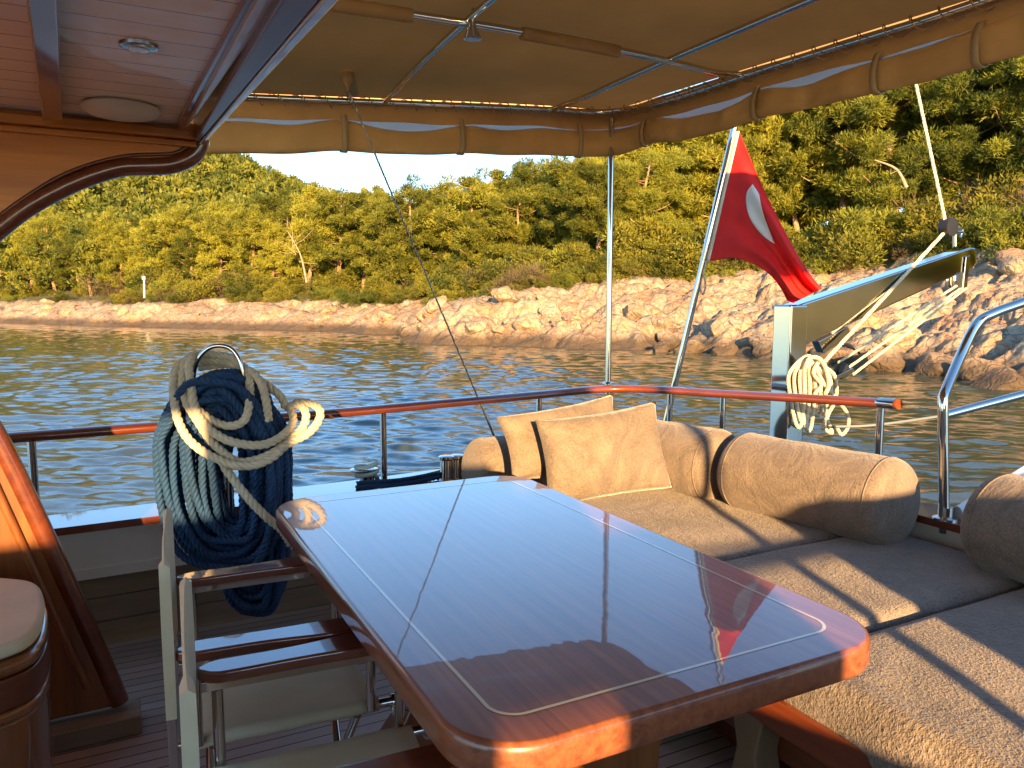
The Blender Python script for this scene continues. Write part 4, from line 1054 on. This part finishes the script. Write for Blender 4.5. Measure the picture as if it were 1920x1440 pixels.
for i in straps:
    n_ = (E2[i] - E_[i]); n_ /= np.linalg.norm(n_); t_ = np.cross(n_, (0, 0, 1)); z = E2[i, 2] - .06; zb_ = np.array(roll[i])[:, 2].min() - .004
    lp = [(-.004, z), (-.020, z - .03), (-.030, (z + zb_) / 2), (-.022, zb_ + .012), (.012, zb_ - .004), (.045, zb_ + .02), (.050, (z + zb_) / 2), (.03, z - .03), (.008, z)]
    c = E2[i] * [1, 1, 0]; P_ = smooth([c + n_ * x + [0, 0, zz] for x, zz in lp], 5, closed=True)
    mb = MB(); Wd = .014; g = np.array([[p - t_ * Wd, p + t_ * Wd] for p in P_]); mb.grid(g, closed_u=True); o = mb.build('strap', M['cord'], awn, smooth=80); m = o.modifiers.new('s', 'SOLIDIFY'); m.thickness = .003

# small spotlight on the frame crossing
sp_ = onb(886, 55, 1.20); sl_ = empty('spotlight', sp_, 'small steel spotlight hanging under the awning frame crossing', 'light')
mb = MB(); mb.lathe([(.012, .035), (.012, .012), (.022, -.005), (.032, -.028), (.033, -.034), (.028, -.036)], sp_, k=22); bell_o = mb.build('bell', M['steel_soft'], sl_, smooth=40)
mb = MB(); mb.tube([sp_ + [0, 0, .03], sp_ + [0.004, 0, .085]], .006, 8); mb.build('bracket', M['steel'], sl_, smooth=60)
mb = MB(); mb.lathe([(.0, -.038), (.022, -.038), (.024, -.034)], sp_, k=18); mb.build('lens', M['lens'], bell_o, smooth=40)

# stay wire
a = ona(652, 168, 3.42); b_ = ona(917, 795, 3.50)
st = empty('stay_wire', b_, 'thin steel stay running from the awning corner patch down to the rail', 'stay')
mb = MB(); mb.rope(np.array([a, b_]), .0048, pitch=.05, sides=4); mb.build('wire', M['wire'], st, smooth=60)
mb = MB(); mb.tube([ona(905, 765, 3.498), b_ + (b_ - a) * .04], .007, 8); mb.build('terminal', M['steel_soft'], st, smooth=60)
mb = MB(); mb.lathe([(.030, .06), (.026, .02), (.022, .0), (.012, -.012), (.006, -.035)], a + [0, 0, .03], k=10); mb.build('fabric_boot', M['sleeve'], st, smooth=50)

# ================================================================== BITTS with blue line, rope rack
for (px, py, lab) in ((688, 905, 'low steel bitt with a flat mushroom top on the cap rail'), (838, 885, 'taller steel bitt beside the end of the port bolster')):
    p = ona(px, py, 3.40 if px < 700 else 3.30); z0 = .505
    h = p[2] - z0; mb = MB(); c = np.array([p[0], p[1], z0])
    bt = empty('mooring_bitt', c, lab, 'bitt')
    if px < 700:
        mb.lathe([(.045, 0), (.045, .01), (.034, .02), (.034, .062), (.037, .066)], c, k=22); mb.build('barrel', M['steel'], bt, smooth=40)
        mb = MB(); mb.lathe([(.036, .066), (.062, .072), (.066, .078), (.055, .083), (.0, .086)], c + np.array([-.012, 0, 0]), k=26); mb.build('cap', M['steel'], bt, smooth=40)
    else:
        for dx in (0, .05):
            mb = MB(); mb.lathe([(.046, 0), (.046, .01), (.036, .02), (.031, .105), (.040, .112), (.040, .122), (.03, .126), (0, .127)], c + V * dx, k=22); mb.build('barrel', M['steel'], bt, smooth=40)
mb = MB(); q = [ona(668, 915, 3.34), ona(700, 912, 3.30), ona(740, 910, 3.32), ona(790, 902, 3.33), ona(830, 892, 3.33)]; mb.rope(smooth(q, 6), .012)
q2 = [x + np.array([.0, .02, .016]) for x in q]; mb.rope(smooth(q2, 6), .012)
cc = np.array([ona(688, 905, 3.40)[0], ona(688, 905, 3.40)[1], .535])
mb.rope(smooth([cc + np.array([.048 * math.cos(t), .048 * math.sin(t), .006 * t]) for t in np.linspace(0, 12.5, 30)], 2), .011)
tag(mb.build('mooring_line', M['rope_blue'], smooth=70), 'blue mooring line stretched between the two steel bitts', 'rope')

YR = 2.75
def ry(px, py, dy=0.0): return ony(px, py, YR + dy)
rack = empty('rope_rack', ry(425, 960, .12), 'polished steel hoop on a thin post carrying the coiled ropes', 'rack')
hoop = smooth([ry(363, 790), ry(362, 720), ry(368, 680), ry(388, 655), ry(412, 648), ry(436, 656), ry(452, 684), ry(457, 725), ry(458, 800)], 6)
mb = MB(); mb.tube(hoop, .0085, 12); mb.build('hoop', M['steel'], rack, smooth=60)
mb = MB(); mb.tube([ry(363, 795), ry(420, 800, .05), ry(458, 798)], .008, 10); mb.build('crossbar', M['steel'], rack, smooth=60)
mb = MB(); pq = ry(424, 800, .10); mb.tube([pq, [pq[0], pq[1], .5]], .014, 12); mb.tube([pq, ry(420, 800, .05)], .012, 10); mb.build('post', M['steel'], rack, smooth=60)

rr_ = np.random.RandomState(6); mb = MB(); RBL = .0142
def drape(cxp, wl, wr, ztop, zbot, dy, tw=0.0, seed=0):
    # hanging loop in the plane facing the deck; cxp px centre, widths in metres
    c = ry(cxp, 700)[0]; r = np.random.RandomState(seed); pts_ = []
    n = 40
    for i in range(n):
        t = 2 * math.pi * i / n; sx = math.sin(t); cz = math.cos(t)
        x = (wr if sx > 0 else wl) * np.sign(sx) * abs(sx) ** .62
        z = (ztop + zbot) / 2 + (ztop - zbot) / 2 * np.sign(cz) * abs(cz) ** .80
        # narrower over the horn, fuller low down
        f = (ztop - z) / (ztop - zbot); nar = .62 + .38 * min(1, f * 3.2) - .20 * max(0, f - .55)
        pts_.append([c + x * nar + .008 * math.sin(3 * t + seed), YR + dy + .018 * math.sin(t * 2 + seed) - .035 * math.cos(t) * (1 if cz > 0 else .4), z + .006 * math.sin(5 * t + seed * 2)])
    return np.array(pts_)
zz_ = lambda py: ry(400, py)[2]
k = 0
for i in range(27):          # upper, wide set
    f = (i + rr_.uniform(-.3, .3)) / 26
    L_ = drape(424 + rr_.uniform(-3, 3), .060 + .205 * f, .060 + .140 * f, zz_(775 - 74 * f), zz_(985 + 68 * f + rr_.uniform(-12, 12)), -.02 + .05 * (i % 4) - .04 * f, seed=i)
    mb.rope(smooth(L_, 2, closed=True), RBL, closed=True, sides=5)
for i in range(19):           # longer set hanging behind
    f = i / 18
    L_ = drape(444 + rr_.uniform(-3, 3), .095 + .06 * f, .045 + .080 * f, zz_(780 - 60 * f), zz_(1105 + 72 * f), .08 + .032 * (i % 4), seed=30 + i)
    mb.rope(smooth(L_, 2, closed=True), RBL, closed=True, sides=5)
for i in range(9):           # turns lying across the horn
    mb.rope(smooth([ry(338 + 2 * i, 770 - 10 * i, .02 - .01 * i), ry(370, 716 + 13 * i, -.035), ry(412, 705 + 15 * i, -.05), ry(450, 716 + 13 * i, -.035), ry(480, 770 - 9 * i, .02)], 7), RBL, sides=5)
tag(mb.build('blue_rope_coil', M['rope_blue'], smooth=75), 'heavy hank of dark blue rope hanging from the steel hoop down to the deck', 'rope coil')
def cw(x, y, d): return ry(240 + x / 2.4, 620 + y / 2.4, d)
mb = MB(); RW = .0155
path = [(632, 405, -.06), (622, 320, -.06), (600, 240, -.03), (560, 190, 0), (500, 160, .05), (420, 140, .07), (330, 140, .06), (262, 190, 0), (270, 300, -.08), (330, 370, -.10), (400, 415, -.10), (470, 428, -.10), (525, 400, -.10), (545, 330, -.08), (548, 240, -.04), (535, 185, .02), (470, 125, .06), (380, 108, .06), (300, 110, .03), (255, 150, -.03), (245, 230, -.07), (262, 320, -.09), (310, 400, -.12), (370, 490, -.13), (430, 550, -.13), (500, 590, -.13), (580, 580, -.12), (660, 545, -.10), (730, 490, -.05), (790, 430, .0), (800, 370, .02), (770, 335, .03), (730, 345, .03), (745, 400, .0), (720, 450, -.04), (660, 495, -.10), (590, 515, -.13), (500, 508, -.14), (420, 480, -.14), (350, 425, -.13), (300, 340, -.11), (285, 250, -.09), (275, 160, -.05), (300, 108, .03)]
mb.rope(smooth([cw(*p) for p in path], 7), RW, sides=7)
path = [(300, 130, .05), (235, 150, -.02), (208, 200, -.06), (205, 290, -.09), (225, 400, -.12), (270, 485, -.14), (340, 545, -.15), (420, 585, -.16), (500, 608, -.16), (580, 602, -.15), (650, 570, -.12), (720, 510, -.08), (800, 470, -.03), (850, 420, .0), (866, 365, .02), (830, 330, .04), (765, 322, .05), (715, 345, .05), (690, 300, .03), (640, 255, .02), (580, 215, .04), (520, 165, .06), (430, 150, .08), (320, 165, .08)]
mb.rope(smooth([cw(*p) for p in path], 7), RW, sides=7)
path = [(410, 560, -.10), (440, 620, -.11), (490, 690, -.12), (560, 775, -.12), (630, 845, -.10), (690, 895, -.06), (730, 960, .0)]
mb.rope(smooth([cw(*p) for p in path], 7), RW, sides=7)
tag(mb.build('natural_rope_coil', M['rope_white'], smooth=75), 'cream coloured three strand rope looped over the hoop and the blue hank', 'rope coil')

# ================================================================== FLAG and staff
sb = onb(1252, 775, 2.86); stp = onb(1378, 235, 3.08)
fs_ = empty('flagstaff', sb, 'polished steel flagstaff leaning outwards at the stern rail', 'flagstaff')
d_ = stp - sb
mb = MB(); mb.tube([sb - d_ * .12, sb + d_ * 1.25], .0185, 16); mb.build('pole', M['steel'], fs_, smooth=60)
mb = MB(); m_ = sb + d_ * .615; mb.tube([m_ - d_ * .006, m_ + d_ * .006], .0215, 16); mb.build('joint_ring', M['steel_soft'], fs_, smooth=60)
def fp(px, py, dep): return onb(px, py, dep)
# rows from hoist to fly, traced top to bottom in the flag's own plane, with folds in depth
rows_ = []
n1, n2 = 46, 60
topL, botL = (1386, 245), (1326, 492)        # hoist
topR, botR = (1388, 247), (1541, 541)
hoistT = (1386, 246); hoistB = (1330, 490); 
upper = [(1386, 246), (1408, 300), (1432, 355), (1462, 415), (1494, 475), (1520, 515), (1541, 541)]
lower = [(1330, 490), (1372, 484), (1405, 492), (1440, 512), (1464, 540), (1476, 562), (1488, 568)]
def ev(pl, t): P_ = smooth([(x, y, 0) for x, y in pl], 10); i = t * (len(P_) - 1); k = min(int(i), len(P_) - 2); return P_[k] * (1 - (i - k)) + P_[k + 1] * (i - k)
g = []
for i in range(n1):
    t = i / (n1 - 1); a = ev(upper, t); b_ = ev(lower, t); row = []
    for j in range(n2):
        s = j / (n2 - 1); x = a[0] * (1 - s) + b_[0] * s; y = a[1] * (1 - s) + b_[1] * s
        y += 10 * math.sin(math.pi * s) * math.sin(math.pi * t) * .5
        fold = .03 * math.sin(2.2 + 9 * s + 3.0 * t) * t + .018 * math.sin(21 * s + 2 * t) * t ** .7 + .06 * t * (1 - s)
        base_d = (2.86 + .22 * (775 - y) / 530) + .005
        row.append(fp(x, y, base_d + fold + .10 * t))
    g.append(row)
g = np.array(g)
fl = empty('flag', g[0, 0], 'red flag with a white crescent hanging folded from the steel flagstaff', 'flag')
mflag, t, N, L, bb = newmat('red flag cloth')
setp(bb, Base_Color=(.8, .012, .008), Roughness=.75); bump(N, L, bb, noise(N, L, objc(N), 500, 2), .3, .001)
n_ = noise(N, L, objc(N), 8, 4); L.new(ramp(N, L, n_, [(.3, (.74, .010, .007)), (.7, (.90, .018, .010))]), bb.inputs['Base Color'])
tr = N.new('ShaderNodeBsdfTranslucent'); tr.inputs[0].default_value = (.95, .02, .01, 1); mx = N.new('ShaderNodeMixShader'); mx.inputs[0].default_value = .12
L.new(bb.outputs[0], mx.inputs[1]); L.new(tr.outputs[0], mx.inputs[2]); L.new(mx.outputs[0], N['Material Output'].inputs[0])
mb = MB(); mb.grid(g); o = mb.build('cloth', mflag, fl, smooth=80); m = o.modifiers.new('s', 'SOLIDIFY'); m.thickness = .0015
# hoist tape
mb = MB(); tape = []
for j in range(n2):
    p = g[0, j]; s = j / (n2 - 1); q = fp(hoistT[0] * (1 - s) + hoistB[0] * s - 11 + 2 * (1 - s), hoistT[1] * (1 - s) + hoistB[1] * s, p @ V); tape.append([p + [0, -.003, 0], q])
mb.grid(np.array(tape)); o = mb.build('hoist_tape', plain('tape', (.75, .66, .5), .8), fl, smooth=80); m = o.modifiers.new('s', 'SOLIDIFY'); m.thickness = .003
# crescent: a patch lying on the folded cloth (only its outer curve shows)
cout = smooth([(1411, 346, 0), (1401, 360, 0), (1399, 380, 0), (1404, 404, 0), (1416, 425, 0), (1433, 444, 0), (1453, 458, 0)], 5)
cin = smooth([(1411, 346, 0), (1422, 362, 0), (1426, 380, 0), (1431, 400, 0), (1438, 420, 0), (1445, 438, 0), (1453, 458, 0)], 5)
gf = g.reshape(-1, 3); 
def proj(p): q = p - EYE; zc = q[:, 1] * _c - q[:, 2] * _s; return np.stack([960 + F * q[:, 0] / zc, 720 - F * (q[:, 1] * _s + q[:, 2] * _c) / zc], 1)
PX = proj(gf)
def depth_at(x, y): d2 = (PX[:, 0] - x) ** 2 + (PX[:, 1] - y) ** 2; k_ = np.argsort(d2)[:4]; w_ = 1 / (d2[k_] + 1); return float((gf[k_] @ V) @ w_ / w_.sum())
cg = []
for a, b_ in zip(cout, cin):
    row = []
    for k_ in range(7):
        s = k_ / 6; x = a[0] * (1 - s) + b_[0] * s; y = a[1] * (1 - s) + b_[1] * s; p = fp(x, y, depth_at(x, y)); row.append(p + (EYE - p) / np.linalg.norm(EYE - p) * .006)
    cg.append(row)
mb = MB(); mb.grid(np.array(cg)); o = mb.build('crescent', plain('white cloth', (.75, .70, .62), .8), fl, smooth=80); m = o.modifiers.new('s', 'SOLIDIFY'); m.thickness = .0012
# flag halyard toggle
mb = MB(); q = [fp(1324, 492, 2.98), fp(1316, 520, 2.97), fp(1313, 540, 2.97), fp(1318, 552, 2.97), fp(1323, 535, 2.97), fp(1320, 515, 2.97)]; mb.rope(smooth(q, 5), .006, sides=4)
tag(mb.build('flag_lanyard', M['rope_white'], smooth=60), 'short cream lanyard tied below the flag on the staff', 'rope')

# ================================================================== DAVIT
dv = empty('davit', onb(1480, 800, 3.05), 'square section polished steel davit with its arm raised beyond the stern rail', 'davit')
DB = 3.05; pc = onb(1482, 575, DB); zt_ = pc[2] + .01
pa = (pc @ U); hw = .055
mb = MB(); mb.hexa([B(pa - .05, DB - .05, -.3), B(pa - .05, DB + .075, -.3), B(pa + .07, DB + .075, -.3), B(pa + .07, DB - .05, -.3), B(pa - .05, DB - .05, zt_), B(pa - .05, DB + .075, zt_), B(pa + .07, DB + .075, zt_), B(pa + .07, DB - .05, zt_)])
mb.build('post', M['steel'], dv, bevel=.012, seg=3)
E0 = np.array([B(pa + .01, DB + .01, 0)[0], B(pa + .01, DB + .01, 0)[1], zt_])
tip = ona(1815, 462, pa + .01); dv_dir = tip - E0; Ld = np.linalg.norm(dv_dir); dn = dv_dir / Ld
upv = np.cross(U, dn); upv = upv if upv[2] > 0 else -upv; upv /= np.linalg.norm(upv)
def arm_sec(t, h0, h1, hw_): c = E0 + dn * Ld * t; return [c - U * hw_ + upv * h1, c + U * hw_ + upv * h1, c + U * hw_ + upv * h0, c - U * hw_ + upv * h0]
secs = [arm_sec(-.03, -.14, -.0, .055), arm_sec(.02, -.215, .0, .055), arm_sec(.12, -.20, .0, .055), arm_sec(.5, -.165, .0, .053), arm_sec(.88, -.13, .0, .05), arm_sec(.97, -.12, .0, .05), arm_sec(1.0, -.09, -.012, .048)]
mb = MB(); vs = [p for s in secs for p in s]; ns = len(secs)
fs = [(i * 4 + j, i * 4 + (j + 1) % 4, (i + 1) * 4 + (j + 1) % 4, (i + 1) * 4 + j) for i in range(ns - 1) for j in range(4)] + [(3, 2, 1, 0), tuple((ns - 1) * 4 + j for j in range(4))]
mb.add(vs, fs); mb.build('arm', M['steel'], dv, bevel=.010, seg=3)
def dvp(px, py): return ona(px, py, pa - .04)
# head sheave below the tip
hc = dvp(1800, 525)
for k in range(3):
    mb = MB(); c = hc + U * .022 * k; mb.lathe([(.045, -.008), (.037, 0), (.045, .008)], c, tuple(U), 20); mb.build('sheave', M['rope_white'] if k == 1 else M['steel_soft'], dv, smooth=40)
mb = MB(); ca__ = dvp(1812, 480); cb__ = dvp(1806, 540)
for off in (-.012, .056):
    mb.hexa([ca__ + U * off - dn * .02, ca__ + U * off + dn * .02, ca__ + U * (off + .006) + dn * .02, ca__ + U * (off + .006) - dn * .02, cb__ + U * off - dn * .02, cb__ + U * off + dn * .02, cb__ + U * (off + .006) + dn * .02, cb__ + U * (off + .006) - dn * .02])
mb.build('sheave_cheek', M['steel'], dv, bevel=.004)
# top block bracket
tb_ = dvp(1782, 425)
mb = MB(); mb.tube([dvp(1790, 462), dvp(1790, 430)], .012, 10); mb.tube([dvp(1775, 432), dvp(1805, 436)], .009, 8); mb.tube([dvp(1801, 445), dvp(1806, 430), dvp(1797, 427)], .006, 8); mb.build('bracket', M['steel'], dv, smooth=60)
mb = MB(); mb.lathe([(.02, -.03), (.052, -.028), (.056, 0), (.052, .028), (.02, .03)], tb_ - dn * .02, tuple(U), 22); mb.build('top_block', M['black'], dv, smooth=40)
mb = MB(); mb.hexa([dvp(1535, 640), dvp(1590, 612), dvp(1590, 612) + U * .05, dvp(1535, 640) + U * .05, dvp(1545, 662), dvp(1600, 632), dvp(1600, 632) + U * .05, dvp(1545, 662) + U * .05]); mb.build('winch_bracket', M['steel'], dv, bevel=.004)
# ropes of the davit
def line(pp_, R, name, label, mat='rope_white', tw=True):
    mb = MB(); P_ = np.array(pp_)
    mb.rope(P_, R, sides=4) if tw else mb.tube(P_, R, 8)
    return tag(mb.build(name, M[mat], smooth=60), label, 'rope')
up0 = ona(1714, 140, pa + .35)
line([up0 + (up0 - dvp(1771, 412)) * .3, up0, dvp(1772, 412)], .0095, 'hoist_line', 'pale hoist rope rising steeply from the davit block to the awning')
line([dvp(1770, 437), ona(1535, 690, pa - .09)], .0105, 'fall_line', 'cream rope crossing diagonally in front of the davit arm')
line([dvp(1690, 525), dvp(1560, 625)], .006, 'tail_line', 'thin tan rope running under the davit arm to its post')
blk = ona(1578, 695, pa - .10)
for k_, (x0, y0, x1, y1) in enumerate(((1795, 535, 1572, 680), (1803, 540, 1590, 690), (1812, 540, 1600, 702))):
    line([dvp(x0, y0), ona(x1, y1, pa - .10)], .0075, 'tackle_line', ('uppermost', 'middle', 'lowest')[k_] + ' of the three tackle ropes between the davit head and the hanging block')
mb = MB(); mb.lathe([(.02, -.02), (.04, -.018), (.044, 0), (.04, .018), (.02, .02)], blk, tuple(U), 20); blo = empty('tackle_block', blk, 'black and steel pulley block hanging beside the davit post', 'pulley'); mb.build('shell', M['black'], blo, smooth=40)
mb = MB(); e1 = ona(1562, 708, pa - .13); e2 = ona(1600, 690, pa - .13); mb.hexa([e1, e2, e2 + U * .01, e1 + U * .01, e1 + [0, 0, -.022], e2 + [0, 0, -.022], e2 + U * .01 + [0, 0, -.022], e1 + U * .01 + [0, 0, -.022]]); mb.build('cheek', M['steel'], blo, bevel=.002)
# cream coil on the davit post
mb = MB(); rr_ = np.random.RandomState(12)
def dc(px, py, k=0.0): return ona(px, py, pa - .12 - k)
for i in range(7):
    x0 = 1488 + 9 * i; x1 = 1505 + 7.5 * i; top = 672 + rr_.uniform(-4, 12); bot = 770 + rr_.uniform(0, 32) - (i > 4) * 30
    L_ = [dc(1512 + i * 2, top - 2), dc(x0 - 8 + i, 700), dc(x0 - 6 + i, 745), dc(x0 + 4, bot), dc(x0 + 14, bot + 3), dc(x0 + 20 + i, 740, .02), dc(x0 + 20, 700, .02)]
    mb.rope(smooth(L_, 5, closed=True), .010, closed=True, sides=5)
mb.rope(smooth([dc(1530, 690, .03), dc(1545, 720, .03), dc(1565, 745, .03), dc(1588, 775, .02), dc(1590, 800, .02), dc(1578, 815, .02), dc(1568, 800, .02)], 6), .010, sides=5)
mb.rope(smooth([dc(1534, 680, .04), dc(1525, 700, .05), dc(1540, 722, .05), dc(1528, 740, .05), dc(1545, 760, .05), dc(1552, 790, .04), dc(1560, 812, .04), dc(1545, 800, .04), dc(1556, 770, .04)], 6), .010, sides=5)
mb.rope(smooth([dc(1510, 690, .05), dc(1518, 672, .05), dc(1535, 672, .05), dc(1548, 690, .05), dc(1554, 720, .05), dc(1548, 738, .05)], 6), .011, sides=5)
tag(mb.build('davit_rope_coil', M['rope_white'], smooth=75), 'cream rope bundled in loops on the davit post behind the stern rail', 'rope coil')
mb = MB(); mb.tube(smooth([onb(1560, 800, 3.1), onb(1640, 797, 3.3), onb(1765, 780, 3.5)], 6), .006, 6); tag(mb.build('stern_line', plain('grey line', (.16, .19, .2), .7), smooth=60), 'thin grey line running past the end of the handrail over the water', 'rope')

# ================================================================== STARBOARD SIDE, unseen: blockers shaped for the shadows they cast, plus awning post
sw = empty('sun_blocker_wall', B(-1.5, -1, 0), 'cream wall added behind the camera, cut with openings to shape the sunlight', 'wall')
SA0, SA1 = -1.56, -1.50
mb = MB()
mb.bbox(SA0, SA1, -3.6, -2.06, 0, .95); mb.bbox(SA0, SA1, -2.058, -2.0, 0, 2.2); mb.bbox(SA0, SA1, -1.997, -1.353, 0, 1.49); mb.bbox(SA0, SA1, -1.35, -1.05, 0, 2.2)
mb.bbox(SA0, SA1, -1.047, -.47, 0, 1.57); mb.bbox(SA0, SA1, -.467, -.253, 0, .95); mb.bbox(SA0, SA1, -.467, -.253, 1.262, 1.57); mb.bbox(SA0, SA1, -.25, -.08, 0, 1.50); mb.bbox(SA0, SA1, -.077, .19, 0, 1.40)
mb.bbox(SA0, SA1, .193, 3.1, 0, .88)
mb.build('panel', M['cream_paint'], sw)  # unseen, cut to let sun through in patches; pale to bounce light inside
sb_ = tag(rbox(B(-1.45, 2.12, 1.07), (1.06, .11, .24), .10, 14, X=V, Y=U).build('sofa_shade_block', M['velour']), 'rounded padded block added out of view on the starboard side to shade the sofa', 'bench')  # added unseen block, throws shade over the aft part of the seats
mb = MB(); mb.tube([B(-1.5, .19, 1.155), B(-1.5, 1.06, 1.155)], .028, 12); tag(mb.build('shade_bar', M['rail'], smooth=60), 'varnished bar added out of view on the starboard side to shade the sofa', 'rail')  # added unseen bar, casts the dark band across the seat cushions
mb = MB(); mb.tube([B(-1.5, .835, .88), B(-1.5, .835, 2.3)], .026, 14); tag(mb.build('awning_post', M['steel'], smooth=60), 'steel awning post on the starboard side, out of the picture', 'post')
